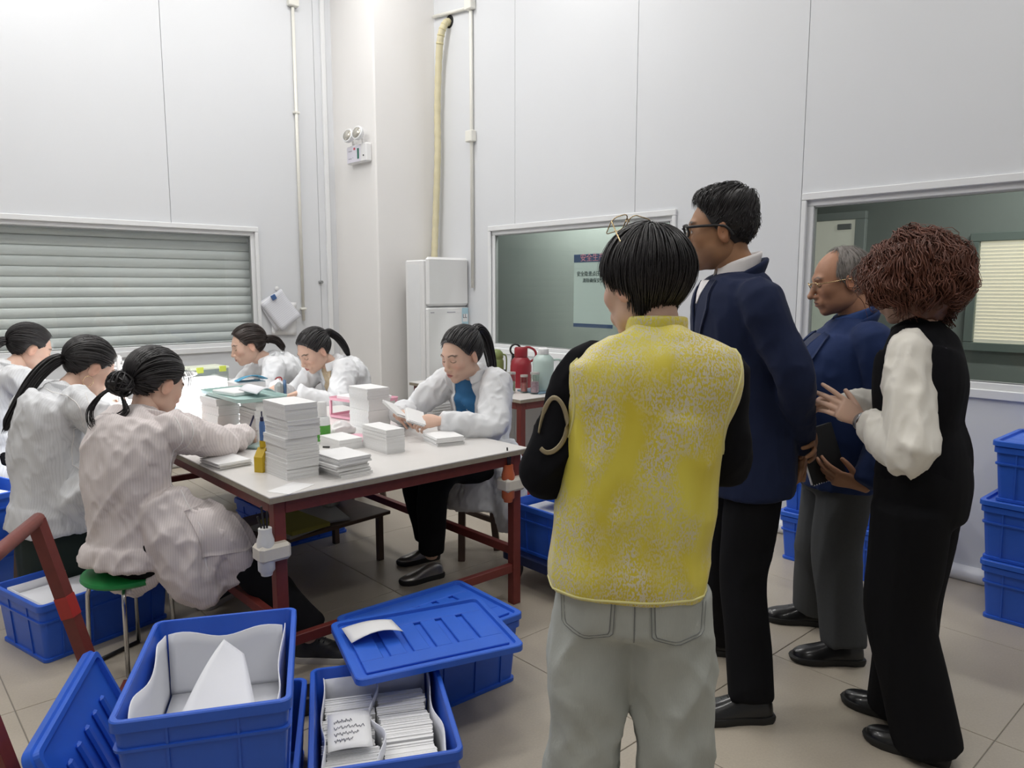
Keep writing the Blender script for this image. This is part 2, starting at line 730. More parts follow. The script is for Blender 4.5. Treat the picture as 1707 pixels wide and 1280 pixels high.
# roller shutter behind the left window: one curved slat after the other
M_slat = mat('shutter_slat', (0.74, 0.755, 0.75), rough=0.4, metal=0.0, noise=0.05, nscale=2)
prof = []
sh = .078
for i in range(9):
    t = i / 8
    prof.append((YW + .135 - .011 * math.sin(PI * t), sh * t * .97))
V, F = [], []
for x in (W_L[0] - .1, W_L[1] + .1):
    for (y, z) in prof:
        V.append((x, y, z))
    for (y, z) in prof:
        V.append((x, y + .004, z))
n = len(prof)
for i in range(n - 1):
    F.append((i, 2 * n + i, 2 * n + i + 1, i + 1))
    F.append((n + i, n + i + 1, 3 * n + i + 1, 3 * n + i))
F += [(0, n, 3 * n, 2 * n), (n - 1, 3 * n - 1, 4 * n - 1, 2 * n - 1)]
slat_me = to_mesh('slat', V, F, M_slat, True)
z = W_L[2] - .1
while z < W_L[3] + .1:
    obj('slat', slat_me, win_l, (0, 0, z))
    z += sh
b = MB()
b.box(W_L[0] - .2, W_L[1] + .2, YW + .16, YW + .2, .7, 2.3)
b.build('wall_shutter_recess', M_joint, kind='structure')

# rooms behind the window wall
b = MB()
b.box(6.0, 6.08, -1.2, 6.3, 0, 2.75)
b.box(4.33, 6.0, 6.22, 6.3, 0, 2.75)
b.box(4.33, 6.0, -1.2, -1.12, 0, 2.75)
b.build('wall_beyond', M_green, kind='structure')
b = MB()
b.box(4.33, 6.1, -1.2, 6.3, 2.75, 2.83)
b.build('ceiling_beyond', M_ceil, kind='structure')
b = MB()
b.box(4.95, 5.0, 2.95, 6.2, 0, 2.74)
b.build('wall_partition', mat('green_grey_partition', (0.36, 0.40, 0.37), rough=.7, noise=.04, nscale=2), kind='structure')
for (x, y, wt) in ((5.2, 1.0, 18.0), (4.62, 4.3, 19.0)):  # unseen lamps, added to brighten the rooms behind the panes
    f = empty('ceiling_light', (x, y, 2.66), 0, 'slim white ceiling lamp in the room behind the %s window' % ('right' if y < 2 else 'middle'), 'ceiling lamp', 'lamps in the rooms beyond')
    h = MB()
    h.box(-.06, .06, -.5, .5, .012, .088, bev=.006)
    h.build('housing', M_white, f)
    h = MB()
    h.box(-.05, .05, -.48, .48, 0, .011)
    h.build('diffuser', M_diff, f)
    area_light('lamp', (0, 0, -.006), (0, 0, 0), .1, .96, wt, (1.0, 1.0, 0.98), f)

# door seen through the right window
d = empty('door_1', (5.985, 2.6, 0), kind='structure')
M_dfr = mat('door_frame_grey', (0.36, 0.40, 0.38), rough=.45)
for nm, bxs in (('frame_post', (-.03, .0145, -.05, .03, 0, 2.03)), ('frame_post', (-.03, .0145, .85, .93, 0, 2.03)), ('frame_head', (-.03, .0145, -.05, .93, 2.031, 2.09))):
    MB().box(*bxs, bev=.004).build(nm, M_dfr, d)
M_frost = mat('frosted_glass', (0.62, 0.62, 0.55), rough=.35, emit=(0.85, 0.82, 0.70), estr=0.22)  # glow put into the glass for light from behind the door
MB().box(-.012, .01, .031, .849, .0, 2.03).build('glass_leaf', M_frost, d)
MB().box(-.014, -.0125, .031, .849, .3, 1.42).build('frosted_film', mat('film', (0.66, 0.70, 0.62), rough=.6, emit=(0.8, 0.85, 0.72), estr=0.16), d)  # film glows as well, as if lit from behind
MB().box(-.03, -.0145, .06, .17, 1.955, 2.0, bev=.004).build('door_closer', M_alu_d, d)

# inner window, its blinds glowing in place of backlight, seen through the right window
w4 = empty('window_4', (5.985, 0.55, 1.06), kind='structure')
M_gfr = mat('green_frame', (0.17, 0.21, 0.19), rough=.5)
for bxs in ((-.03, .0145, 0, 1.27, 0, .06), (-.03, .0145, 0, 1.27, .76, .82), (-.03, .0145, 0, .06, .061, .759), (-.03, .0145, 1.21, 1.27, .061, .759)):
    MB().box(*bxs, bev=.004).build('frame_rail', M_gfr, w4)
MB().box(.004, .0145, .06, 1.21, .06, .76).build('glow_backing', mat('blind_back', (.7, .66, .55), emit=(1, .93, .76), estr=.28), w4)
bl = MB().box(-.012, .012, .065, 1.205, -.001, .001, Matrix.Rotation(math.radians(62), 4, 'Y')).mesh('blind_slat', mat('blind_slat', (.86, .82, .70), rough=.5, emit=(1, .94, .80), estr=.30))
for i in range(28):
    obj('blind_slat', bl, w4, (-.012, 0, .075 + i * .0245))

# poster on the far side of the middle pane
p = empty('poster', (XW + .034, 4.045, 1.2), PI, 'safety poster with a navy header and footer, on the middle window pane', 'poster')
p.rotation_euler = (0, 0, -PI / 2)
# local: x to the right as read from the room (= -y world), z up
M_pap = mat('poster_paper', (0.60, 0.68, 0.66), rough=.5)
M_navy = mat('poster_navy', (0.05, 0.09, 0.20), rough=.5)
MB().box(0, .40, 0, .002, 0, .555).build('sheet', M_pap, p)
MB().box(0, .40, -.0012, -.0001, .495, .555).build('header_band', M_navy, p)
MB().box(0, .40, -.0012, -.0001, 0, .028).build('footer_band', M_navy, p)
for txt, sz, x, z, cm in (('安全生产', .062, .19, .525, mat('pink_print', (.75, .30, .36), rough=.5)),
                          ('安全隐患点压过', .040, .17, .405, mat('ink', (.06, .09, .09), rough=.6)),
                          ('清除确保安全', .036, .20, .355, MATS['ink'])):
    obj('lettering', text_mesh('lettering', txt, sz, cm, .0004), p, (x, -.0018, z), (PI / 2, 0, 0))

# ------------------------------------------------------------ conduits, hose, emergency lamp, papers on the walls
c = empty('conduit', (0, 0, 0), 0, 'thin cream conduit running down the shutter wall beside the pinned papers', 'conduit')
MB().tube([(3.232, YW - .02, 1.2), (3.232, YW - .02, 3.97)], .014, 12).build('pipe', M_pvc, c, smooth=True)
MB().box(3.185, 3.28, YW - .055, YW - .001, 3.96, 4.05, bev=.006).build('junction_box', M_pvc, c)
for zz in (1.3, 3.05):
    MB().box(3.205, 3.26, YW - .038, YW - .0005, zz, zz + .02, bev=.004).build('clip', M_pvc, c)
t = MB().box(3.495, 3.535, YW - .03, YW - .001, .08, CEIL - .01, bev=.004).build('cable_trunking', M_alu)
tag(t, 'white flat cable trunking running straight down the wall between conduit and column', 'trunking')
k = MB().lathe([(.0, 0), (.016, 0), (.016, .012), (.009, .016), (.009, .03), (.014, .034), (.014, .045), (0, .046)], 14)
o = k.build('wall_knob', M_alu_d, loc=(3.42, YW, 1.555), rot=(PI / 2, 0, 0), smooth='auto')
tag(o, 'small grey knob on the wall left of the white trunking', 'knob')

c = empty('conduit', (0, 0, 0), 0, 'cream conduit with square switch boxes on the window wall above the air conditioner', 'conduit')
MB().tube([(XW - .02, 5.225, 1.5), (XW - .02, 5.225, 4.72)], .015, 12).build('pipe', M_pvc, c, smooth=True)
MB().tube([(XW - .02, 5.22, 3.86), (XW - .02, 5.76, 3.92)], .015, 12).build('branch_pipe', M_pvc, c, smooth=True)
for zz in (3.84, 2.755):
    MB().box(XW - .06, XW - .001, 5.18, 5.27, zz, zz + .095, bev=.006).build('switch_box', M_pvc, c)

# taped refrigerant hose from the hole in the wall down to the air conditioner
o = MB().lathe([(0, 0), (.055, 0), (.055, .004), (0, .0041)], 20).build('pipe_hole', mat('hole_black', (.01, .01, .01), rough=.9), loc=(XW - .0005, 5.547, 3.83), rot=(0, -PI / 2, 0))
tag(o, 'dark round pipe hole in the window wall above the taped hose', 'hole')
hose = empty('refrigerant_hose', (0, 0, 0), 0, 'cream taped refrigerant hose hanging from the wall hole beside the column', 'hose')
hp = [(XW - .004, 5.547, 3.83), (XW - .05, 5.55, 3.80), (XW - .075, 5.58, 3.70), (XW - .07, 5.62, 3.5), (XW - .065, 5.655, 3.1), (XW - .065, 5.66, 2.7), (XW - .07, 5.69, 2.2), (XW - .08, 5.71, 1.8), (XW - .1, 5.70, 1.62)]
P = catmull(hp, 22)
r = .027 + .004 * np.abs(np.sin(np.arange(len(P)) * .52)) * (np.arange(len(P)) > 60) + .004 * (np.arange(len(P)) < 62)
V, F = tube(P, r, n=14, sub=0, roundcap=False)
M_tape = mat('hose_tape', (0.66, 0.60, 0.40), rough=.6, noise=.08, nscale=20)
obj('hose_wrap', to_mesh('hose_wrap', V, F, M_tape, True), hose)
for i in range(6, 60, 9):
    V, F = tube(P[i:i + 3], .0335, n=14, sub=0, roundcap=False)
    obj('tape_band', to_mesh('tape_band', V, F, mat('hose_tape_yellow', (.64, .57, .33), rough=.5), True), hose)

e = empty('emergency_light', (3.61, 6.0, 2.60), -PI / 2, 'white twin-head emergency lamp on the column', 'emergency lamp')
# local: x to the left/right along the column face, -y out of the wall
MB().box(-.165, .165, -.06, -.001, 0, .155, bev=.008).build('case', M_white, e)
MB().box(-.155, .075, -.0625, -.0605, .008, .147, bev=.0008).build('label_plate', mat('lilac_label', (.74, .72, .80), rough=.5), e)
MB().box(-.04, -.012, -.064, -.063, .112, .132).build('red_mark', mat('mark_red', (.5, .05, .08)), e)
MB().box(.02, .05, -.064, -.063, .03, .12).build('green_mark', mat('mark_green', (.02, .16, .11)), e)
for (x0, x1, zz) in ((-.13, -.07, .105), (-.13, -.075, .04), (-.06, -.05, .045)):
    MB().box(x0, x1, -.064, -.063, zz, zz + .006).build('print_line', mat('print_grey', (.35, .34, .4)), e)
MB().lathe([(0, 0), (.007, 0), (.007, .004), (0, .005)], 10).build('test_button', M_black, e, loc=(.12, -.06, .05), rot=(PI / 2, 0, 0))
for x in (-.085, .075):
    hd = MB().lathe([(0, 0), (.03, 0), (.058, .03), (.062, .06), (.058, .064), (.0, .066)], 20).build('lamp_head', M_alu, e, loc=(x, -.045, .225), rot=(PI / 2 - .25, 0, 0.2), smooth='auto')
    MB().lathe([(0, 0), (.05, 0), (.046, .008), (.0, .014)], 20).build('lens', mat('lamp_lens', (.50, .48, .42), rough=.15, metal=.5, noise=.2, nscale=60), hd, loc=(0, 0, .062), smooth=True)
    MB().tube([(x, -.03, .15), (x, -.04, .2)], .012, 8).build('neck', M_white, e)

# papers on a wall hook
pp = empty('pinned_papers', (3.0, YW - .004, 1.31), 0, 'sheaf of printed sheets hanging askew from a wall hook', 'papers')
M_paper = mat('paper', (0.82, 0.82, 0.83), rough=.75, noise=.015, nscale=12)
M_print = mat('printed_paper', (0.70, 0.71, 0.76), rough=.75, stripes=(.016, .86, (0, 0, 1)))
for i, (a, dx, dz, m) in enumerate(((0.06, .045, -.075, M_paper), (-.50, -.02, -.005, M_print), (-.56, 0, 0, M_paper), (-.62, .0, .0, M_print))):
    V, F = [], []
    for iy in range(9):
        for ix in range(7):
            u, v = ix / 6 - .5, iy / 8
            V.append((u * .235, -.006 - i * .006 - .03 * (1 - v) ** 2 * (.4 + .3 * i), (v - 1) * .30 + .14))
    for iy in range(8):
        for ix in range(6):
            q = iy * 7 + ix
            F.append((q, q + 1, q + 8, q + 7))
    o = obj('sheet', to_mesh('sheet', V, F, m, True), pp, (dx, 0, dz), (0, a, 0))
    s_ = o.modifiers.new('t', 'SOLIDIFY')
    s_.thickness = .001
MB().lathe([(0, 0), (.02, 0), (.02, .006), (.012, .01), (.0, .011)], 16).build('suction_hook', M_white, pp, loc=(-.01, -.0, .185), rot=(PI / 2, 0, 0), smooth='auto')
MB().box(-.02, .022, -.042, -.022, .10, .145, Matrix.Rotation(-.5, 4, 'Y'), bev=.003).build('binder_clip', mat('clip_blue', (.06, .13, .32), rough=.3), pp)
# ============================================================ furniture and things
M_red = mat('red_oxide_steel', (0.165, 0.028, 0.022), rough=.5, noise=.18, nscale=30, bump=.1, bscale=80)
M_ply = mat('ply_edge', (0.30, 0.26, 0.20), rough=.7, noise=.2, nscale=40)
M_top = mat('laminate_top', (0.72, 0.70, 0.68), rough=.32, noise=.05, nscale=6)
M_blue = mat('crate_blue', (0.026, 0.115, 0.60), rough=.38, noise=.10, nscale=9, spec=.45)
M_blue_l = mat('lid_blue', (0.03, 0.13, 0.64), rough=.36, noise=.12, nscale=7, spec=.45)
M_foam = mat('foam_sheet', (0.78, 0.79, 0.83), rough=.7, noise=.03, nscale=10)
M_card = mat('card_white', (0.84, 0.84, 0.84), rough=.6)
M_cardside = mat('card_edges', (0.76, 0.765, 0.775), rough=.7, stripes=(.0021, .86, (0, 0, 1)))
M_chrome = mat('chrome', (0.55, 0.55, 0.56), rough=.18, metal=1)
M_wood = mat('dark_wood', (0.10, 0.06, 0.042), rough=.5, noise=.2, nscale=12)
M_tapew = mat('packing_tape', (0.70, 0.66, 0.58), rough=.4, noise=.08, nscale=30)


# ---------------------------------------------------- the big packing table
def steel_table(name, x0, x1, y0, y1, h, label, top_t=.026, bars=True):
    r = empty(name, (x0, y0, 0), 0, label, 'table')
    L, W = x1 - x0, y1 - y0
    MB().box(0, L, 0, W, h - .006, h, bev=.0015).build('table_top', M_top, r)
    MB().box(0, L, 0, W, h - top_t, h - .0062, bev=.001).build('plywood_core', M_ply, r)
    a, t = .025, .045
    z1 = h - top_t - .0005
    for bx in ((a, L - a, a, a + .035), (a, L - a, W - a - .035, W - a)):
        MB().box(bx[0] + t, bx[1] - t, bx[2], bx[3], z1 - .05, z1, bev=.002).build('apron', M_red, r)
    for bx in ((a, a + .035), (L - a - .035, L - a)):
        MB().box(bx[0], bx[1], a + t, W - a - t, z1 - .05, z1, bev=.002).build('apron', M_red, r)
    for px in (a, L - a - t):
        for py in (a, W - a - t):
            MB().box(px, px + t, py, py + t, 0, z1, bev=.003).build('leg', M_red, r)
    if bars:
        MB().box(a + t, L - a - t, a + .008, a + .038, .16, .20, bev=.002).build('stretcher', M_red, r)
        MB().box(a + t, L - a - t, W - a - .038, W - a - .008, .16, .20, bev=.002).build('stretcher', M_red, r)
        for px in (a + .006, L - a - .038):
            MB().box(px, px + .032, a + t, W - a - t, .24, .28, bev=.002).build('stretcher', M_red, r)
    return r


TX0, TX1, TY0, TY1, TH = 1.095, 2.36, 2.505, 5.42, .76
steel_table('packing_table', TX0, TX1, TY0, TY1, TH, 'large white-topped packing table on a dark red steel frame')
steel_table('side_table', 3.355, 4.2, 3.64, 4.95, TH, 'small white-topped table with red legs under the middle window, holding flasks', bars=False)

# bottles taped to the two near table legs
for (lx, ly, zz, lab, col) in ((1.12, 2.53, .50, 'white plastic bottle holding tools, taped to the near left table leg', (.78, .78, .76)),
                               (2.29, 2.53, .545, 'orange glue bottle taped to the near right table leg', (.55, .13, .05))):
    r = empty('taped_bottle', (lx, ly, zz), 0, lab, 'bottle')
    dx = -.036
    cm = mat('bottle_%.2f' % col[1], col, rough=.4)
    MB().lathe([(0, -.03), (.020, -.03), (.022, -.02), (.03, -.01), (.031, .10), (.024, .125), (.024, .145), (0, .146)], 18, c=(dx, 0, 0)).build('bottle_body', cm, r, smooth='auto')
    MB().box(-.07, .049, -.035, .05, .02, .085, bev=.012).build('tape_wrap', M_tapew, r)
    for i, (a, b_) in enumerate(((-.01, .01), (.012, -.012), (-.004, -.01))):
        MB().tube([(dx + a * .4, b_ * .4, .12), (dx + a * 1.2 - .01, b_, .19 + .02 * i)], .004, 6).build('tool_handle', M_black, r)

# dim clutter below the table: a low shelf board with a bag and some books
r = empty('low_shelf', (1.45, 3.35, 0), 0.12, 'low dark shelf board standing under the packing table', 'shelf')
MB().box(0, .75, 0, .5, .26, .28, bev=.003).build('board', M_wood, r)
for x in (.03, .69):
    for y in (.03, .44):
        MB().box(x, x + .03, y, y + .03, 0, .26).build('leg', M_wood, r)
for i, (x, y, a, cl, th) in enumerate(((1.62, 3.52, .3, (.35, .35, .34), .018), (1.66, 3.5, .1, (.30, .28, .05), .022), (1.86, 3.6, -.2, (.45, .45, .46), .014))):
    z0 = .281 if i != 1 else .281 + .0185
    o = MB().box(-.11, .11, -.15, .15, 0, th, bev=.003).build('book', mat('book%d' % i, cl, rough=.7), loc=(x, y, z0), rot=(0, 0, a))
    tag(o, ('grey paper folder on the low shelf under the table, below the olive book', 'olive book on top of a grey folder under the table', 'thin light grey book on the right of the low shelf')[i], 'book')
V, F = tube([(1.93, 3.68, .35), (1.99, 3.72, .36), (2.06, 3.76, .35)], [.05, .075, .045], n=16, sub=4)
V, F = union([(V, F)], .008, 2)
V = folds(V, F, .02, (22, 22, 22), 3)
o = obj('cloth_bundle', to_mesh('cloth_bundle', V, F, mat('grey_cloth', (.42, .41, .39), rough=.9), True))
tag(o, 'crumpled grey cloth bundle on the low shelf under the table', 'cloth')


# ---------------------------------------------------- crates and lids
def rrect(hx, hy, r, n=4):
    P = []
    for (sx, sy, a0) in ((1, 1, 0), (-1, 1, PI / 2), (-1, -1, PI), (1, -1, 1.5 * PI)):
        for i in range(n + 1):
            a = a0 + i / n * PI / 2
            P.append((sx * (hx - r) + r * math.cos(a), sy * (hy - r) + r * math.sin(a)))
    return P


def rloft(rings, cap0=True, cap1=True, loop=False, n=4):
    V, F = [], []
    k = 4 * (n + 1)
    for (hx, hy, r, z) in rings:
        V += [(x, y, z) for x, y in rrect(hx, hy, r, n)]
    M = len(rings)
    for j in range(M if loop else M - 1):
        j2 = (j + 1) % M
        for i in range(k):
            i2 = (i + 1) % k
            F.append((j * k + i, j * k + i2, j2 * k + i2, j2 * k + i))
    if not loop:
        if cap0:
            F.append(tuple(range(k - 1, -1, -1)))
        if cap1:
            F.append(tuple((M - 1) * k + i for i in range(k)))
    return V, F


CL, CW, CH = .56, .41, .25
_cr = {}


def crate_meshes():
    if _cr:
        return _cr
    V, F = rloft([(.255, .182, .02, 0), (.272, .198, .022, CH - .03), (.272, .198, .022, CH - .002), (.266, .192, .018, CH - .002), (.25, .177, .016, .008)])
    me = to_mesh('crate_body', V, F, M_blue)
    autosmooth(me, 35)
    _cr['body'] = me
    V, F = rloft([(.273, .199, .022, CH - .028), (.281, .207, .026, CH - .028), (.281, .207, .026, CH - .003), (.278, .204, .024, CH), (.268, .194, .02, CH), (.268, .194, .02, CH - .004), (.273, .199, .022, CH - .006)], loop=True)
    me = to_mesh('crate_rim', V, F, M_blue)
    autosmooth(me, 35)
    _cr['rim'] = me
    V, F = rloft([(.262, .189, .022, CH - .085), (.274, .201, .022, CH - .083), (.275, .202, .022, CH - .075), (.263, .19, .022, CH - .073)], loop=True)
    _cr['band'] = to_mesh('crate_band', V, F, M_blue)
    _cr['foot'] = to_mesh('crate_foot', *rloft([(.262, .189, .022, 0.0), (.264, .191, .022, .002), (.264, .191, .022, .014), (.256, .183, .02, .016)]), M_blue)
    # rib: upright fin, leans with the side
    V, F = MB().box(-.003, .003, -.006, .006, .012, CH - .03).V, MB().box(-.003, .003, -.006, .006, .012, CH - .03).F
    V = [(x, y + .0165 * (z / CH), z) for x, y, z in V]
    _cr['rib'] = to_mesh('crate_rib', V, F, M_blue)
    h = MB()
    h.tube([(-.055, 0, .0), (-.05, .022, 0), (.05, .022, 0), (.055, 0, 0)], .006, 8)
    _cr['handle'] = h.mesh('crate_handle', M_blue, True)
    return _cr


def crate(loc, rz, label, group='blue stacking crates', ribs=True):
    m = crate_meshes()
    r = empty('crate', loc, rz, label, 'crate', group)
    for n_ in ('body', 'rim', 'band', 'foot'):
        obj(n_, m[n_], r)
    if ribs:
        for x in (-.19, -.07, .07, .19):
            obj('rib', m['rib'], r, (x, .182, 0))
            obj('rib', m['rib'], r, (x, -.182, 0), (0, 0, PI))
        for y in (-.08, .08):
            obj('rib', m['rib'], r, (.255, y, 0), (0, 0, -PI / 2))
            obj('rib', m['rib'], r, (-.255, y, 0), (0, 0, PI / 2))
    return r


def lid_meshes():
    if 'lid' in _cr:
        return
    V, F = rloft([(.284, .209, .026, 0), (.288, .213, .028, .002), (.288, .213, .028, .022), (.285, .21, .026, .025), (.268, .193, .02, .025), (.265, .19, .02, .014), (.252, .177, .018, .014), (.250, .175, .018, .012)])
    mb = MB().add(V, F)
    # raised field with five slots left open
    xs = [-.247] + [v for c_ in (-.16, -.08, 0, .08, .16) for v in (c_ - .013, c_ + .013)] + [.247]
    for i in range(0, len(xs), 2):
        mb.box(xs[i], xs[i + 1], -.10, .10, .0121, .022, bev=.002)
    mb.box(-.247, .247, .1001, .172, .0121, .022, bev=.002)
    mb.box(-.247, .247, -.172, -.1001, .0121, .022, bev=.002)
    me = mb.mesh('lid_shell', M_blue_l)
    autosmooth(me, 30)
    _cr['lid'] = me
    mb = MB()
    V, F = rloft([(.278, .203, .02, -.014), (.280, .205, .02, 0), (.262, .187, .02, 0), (.264, .189, .02, -.014)], loop=True)
    mb.add(V, F)
    _cr['lidlip'] = mb.mesh('lid_lip', M_blue_l)
    _cr['bump'] = MB().box(-.014, .014, -.10, .10, -.013, .0005, bev=.006).mesh('lid_bump', M_blue_l)


def lid(loc, rot, label, under=False, parent=None):
    lid_meshes()
    if parent:
        return obj('lid', _cr['lid'], parent, loc, rot)
    r = empty('plastic_cover', loc, 0, label, 'lid', 'blue crate lids')
    r.rotation_euler = rot
    obj('shell', _cr['lid'], r)
    if under:
        obj('lip', _cr['lidlip'], r)
        for x in (-.16, -.08, 0, .08, .16):
            obj('rib', _cr['bump'], r, (x, 0, 0))
    return r


def rz_of(dx, dy):
    return math.atan2(dy, dx)


# foreground: two crates stacked, the upper one lined with foam
zA = rz_of(.39, -.157)
cA = Vector(((.38 + .77 + 1.026 + .612) / 4, (1.82 + 1.663 + 2.16 + 2.3) / 4, 0))
ang = rz_of(.256, .497)
crate((cA.x + .025, cA.y + .02, 0), ang - .04, 'blue crate on the floor under the large foam-lined crate in the foreground')
crate((cA.x, cA.y, CH), ang, 'large open blue crate lined with white foam, topmost in the foreground stack')


def sheet(name, fn, nu, nv, m, th=.003, parent=None, **kw):
    V, F = [], []
    for j in range(nv + 1):
        for i in range(nu + 1):
            V.append(fn(i / nu, j / nv))
    for j in range(nv):
        for i in range(nu):
            q = j * (nu + 1) + i
            F.append((q, q + 1, q + nu + 2, q + nu + 1))
    V = np.array(V)
    N = vnormals(V, F)
    n = len(V)
    W = np.concatenate([V + N * th / 2, V - N * th / 2])
    G = list(F) + [tuple(n + i for i in f[::-1]) for f in F]
    nu1 = nu + 1
    per = [i for i in range(nu1)] + [j * nu1 + nu for j in range(1, nv + 1)] + [nv * nu1 + i for i in range(nu - 1, -1, -1)] + [j * nu1 for j in range(nv - 1, 0, -1)]
    for a, c_ in zip(per, per[1:] + per[:1]):
        G.append((c_, a, n + a, n + c_))
    return obj(name, to_mesh(name, W, G, m, True), parent, **kw)


Mc = Matrix.Translation((cA.x, cA.y, CH)) @ Matrix.Rotation(ang, 4, 'Z')


def inc(M, p):
    return tuple(M @ Vector(p))


# liner pieces: strips of foam standing along the inner walls
r = empty('foam_liner', (0, 0, 0), 0, 'white foam sheets lining the inside of the topmost foreground crate', 'liner')
hx, hy = .248, .176
sheet('long_side_sheet', lambda u, v: inc(Mc, ((u - .5) * 2 * (hx - .004), hy - .008 + .008 * math.sin(u * 9) * v, .014 + v * (.215 + .012 * math.sin(u * 11)))), 20, 6, M_foam, parent=r)
sheet('near_side_sheet', lambda u, v: inc(Mc, ((u - .5) * 2 * (hx - .004), -hy + .01 - .006 * math.sin(u * 8) * v, .014 + v * (.19 + .012 * math.sin(u * 7 + 1)))), 20, 6, M_foam, parent=r)
sheet('end_sheet', lambda u, v: inc(Mc, (hx - .012 - .01 * v * math.sin(u * 4), (u - .5) * 2 * (hy - .012), .014 + v * (.2 + .01 * math.sin(u * 9)))), 16, 6, M_foam, parent=r)
sheet('near_end_sheet', lambda u, v: inc(Mc, (-hx + .012 + .006 * v, (u - .5) * 2 * (hy - .012), .014 + v * (.175 + .01 * math.sin(u * 6)))), 16, 6, M_foam, parent=r)
sheet('floor_sheet', lambda u, v: inc(Mc, ((u - .5) * 2 * (hx - .016), (v - .5) * 2 * (hy - .016), .03 + .002 * math.sin(u * 7))), 6, 6, M_foam, parent=r)
# a loose pointed sheet bending up out of the crate
o = sheet('loose_foam_sheet', lambda u, v: inc(Mc, (-.21 + .36 * u, .0 + .27 * (v - .5) * (1 - .8 * u) - .03 * u, .04 + .19 * math.sin(u * 1.4) * (.72 + .28 * v))), 14, 8, M_foam, .002)
tag(o, 'pointed white foam sheet curling up inside the topmost foreground crate', 'foam sheet')

# second foreground crate full of standing cards
cB = Vector(((.803 + 1.13 + 1.38 + 1.041) / 4 + .035, (1.667 + 1.44 + 1.914 + 2.113) / 4 + .06, 0))
angB = rz_of(.25, .474)
crate((cB.x, cB.y, 0), angB, 'open blue crate filled with rows of white cards, right of the foam-lined crate')
MB_ = Matrix.Translation((cB.x, cB.y, 0)) @ Matrix.Rotation(angB, 4, 'Z')
r = empty('foam_liner', (0, 0, 0), 0, 'white foam sheets standing around the card rows in the crate', 'liner')
for (y0, am) in ((.168, .006), (-.168, .006), (.012, .02)):
    sheet('divider_sheet' if abs(y0) < .1 else 'side_sheet', lambda u, v, y0=y0, am=am: inc(MB_, ((u - .5) * 2 * .243, y0 + am * math.sin(u * 10 + v * 2), .012 + v * (.205 + .014 * math.sin(u * 8)))), 22, 6, M_foam, parent=r)
for (x0) in (.240, -.240):
    sheet('end_sheet', lambda u, v, x0=x0: inc(MB_, (x0, (u - .5) * .33, .012 + v * .215)), 8, 4, M_foam, parent=r)


def card_pack_mesh(name, w, h, t, nl, jit, seed):
    """a pack of cards: slabs with slightly different edges, stacked along z"""
    g = random.Random(seed)
    mb = MB()
    z = 0
    for i in range(nl):
        th = t / nl
        dx, dy = g.uniform(-jit, jit), g.uniform(-jit, jit)
        mb.box(-w / 2 + dx, w / 2 + dx, -h / 2 + dy, h / 2 + dy, z, z + th * .93)
        z += th
    return mb.mesh(name, M_card)


packs = [card_pack_mesh('pack', .13, .15, .034, 8, .0025, s) for s in range(5)]
for row, (yy, n_) in enumerate(((.092, 11), (-.075, 11))):
    x = -.225
    for i in range(n_):
        tl = .16 + random.uniform(-.05, .05) + (.1 if row else 0)
        o = obj('card_pack', packs[(i * 3 + row) % 5])
        # standing on edge, faces along the row, leaning back a little
        Mx = MB_ @ Matrix.Translation((x, yy + random.uniform(-.008, .008), .105 + random.uniform(-.004, .012))) @ Matrix.Rotation(PI / 2 - tl, 4, 'Y')
        o.matrix_world = Mx
        od = ('nearest', 'second', 'third', 'fourth', 'fifth', 'sixth', 'seventh', 'eighth', 'ninth', 'tenth', 'farthest')[i]
        tag(o, '%s pack of standing white cards in the %s row of the card crate' % (od, 'left' if row == 0 else 'right'), 'card pack', 'card packs standing in the crate')
        x += .0405
# hand-written card on the left row
o = sheet('note_card', lambda u, v: inc(MB_, (-.12 + .17 * v, .03 + .125 * u, .198 + .006 * math.sin(u * 3) + .012 * v)), 6, 6, M_card, .0012)
tag(o, 'hand-written white note card lying on the left row of cards', 'card')
M_ink = mat('blue_black_ink', (.06, .06, .10), rough=.6)
for i in range(4):
    pts = []
    for k in range(26):
        u = .15 + .7 * k / 25 * (.6 + .4 * ((i * 7) % 3) / 2)
        v = .22 + i * .17 + .035 * math.sin(k * 2.1 + i) + .02 * math.sin(k * 5.3)
        pts.append(inc(MB_, (-.12 + .17 * v, .03 + .125 * (1 - u), .2005 + .006 * math.sin((1 - u) * 3) + .012 * v)))
    obj('handwriting', to_mesh('handwriting', *tube(pts, .0009, n=5, sub=0), M_ink), o)

# closed crate with two crossed lids behind
aC = -.04
cC = Vector((1.84, 2.01, 0)) + Matrix.Rotation(aC, 3, 'Z') @ Vector((-.27, .195, 0))
c_ = crate(cC, aC, 'closed blue crate on the floor with a second lid lying askew on it')
lid((0, 0, CH + .001), (0, 0, 0), '', parent=c_)
aL = rz_of(.953, -.30)
cL = Vector((1.76, 2.16, 0)) + Matrix.Rotation(aL, 3, 'Z') @ Vector((-.275, -.2, 0))
lid((cL.x, cL.y, CH + .030), (.02, .0, aL), 'loose blue lid lying askew on the closed crate behind the cards, slots showing')
o = sheet('loose_paper_sheet', lambda u, v: (1.20 + .16 * u + .03 * v, 2.14 - .07 * u + .12 * v, CH + .064 + .03 * math.sin(u * 2.6) * (1 - v * .5)), 8, 6, M_paper, .0015)
tag(o, 'curled white sheet of paper lying on the crossed lid behind the card crate', 'paper')
o = MB().box(-.16, .16, -.05, .05, 0, .07, bev=.006).build('foot_rest', M_black, loc=(1.17, 2.36, 0), rot=(0, 0, aL))
tag(o, 'low black block on the floor behind the card crate', 'foot rest')

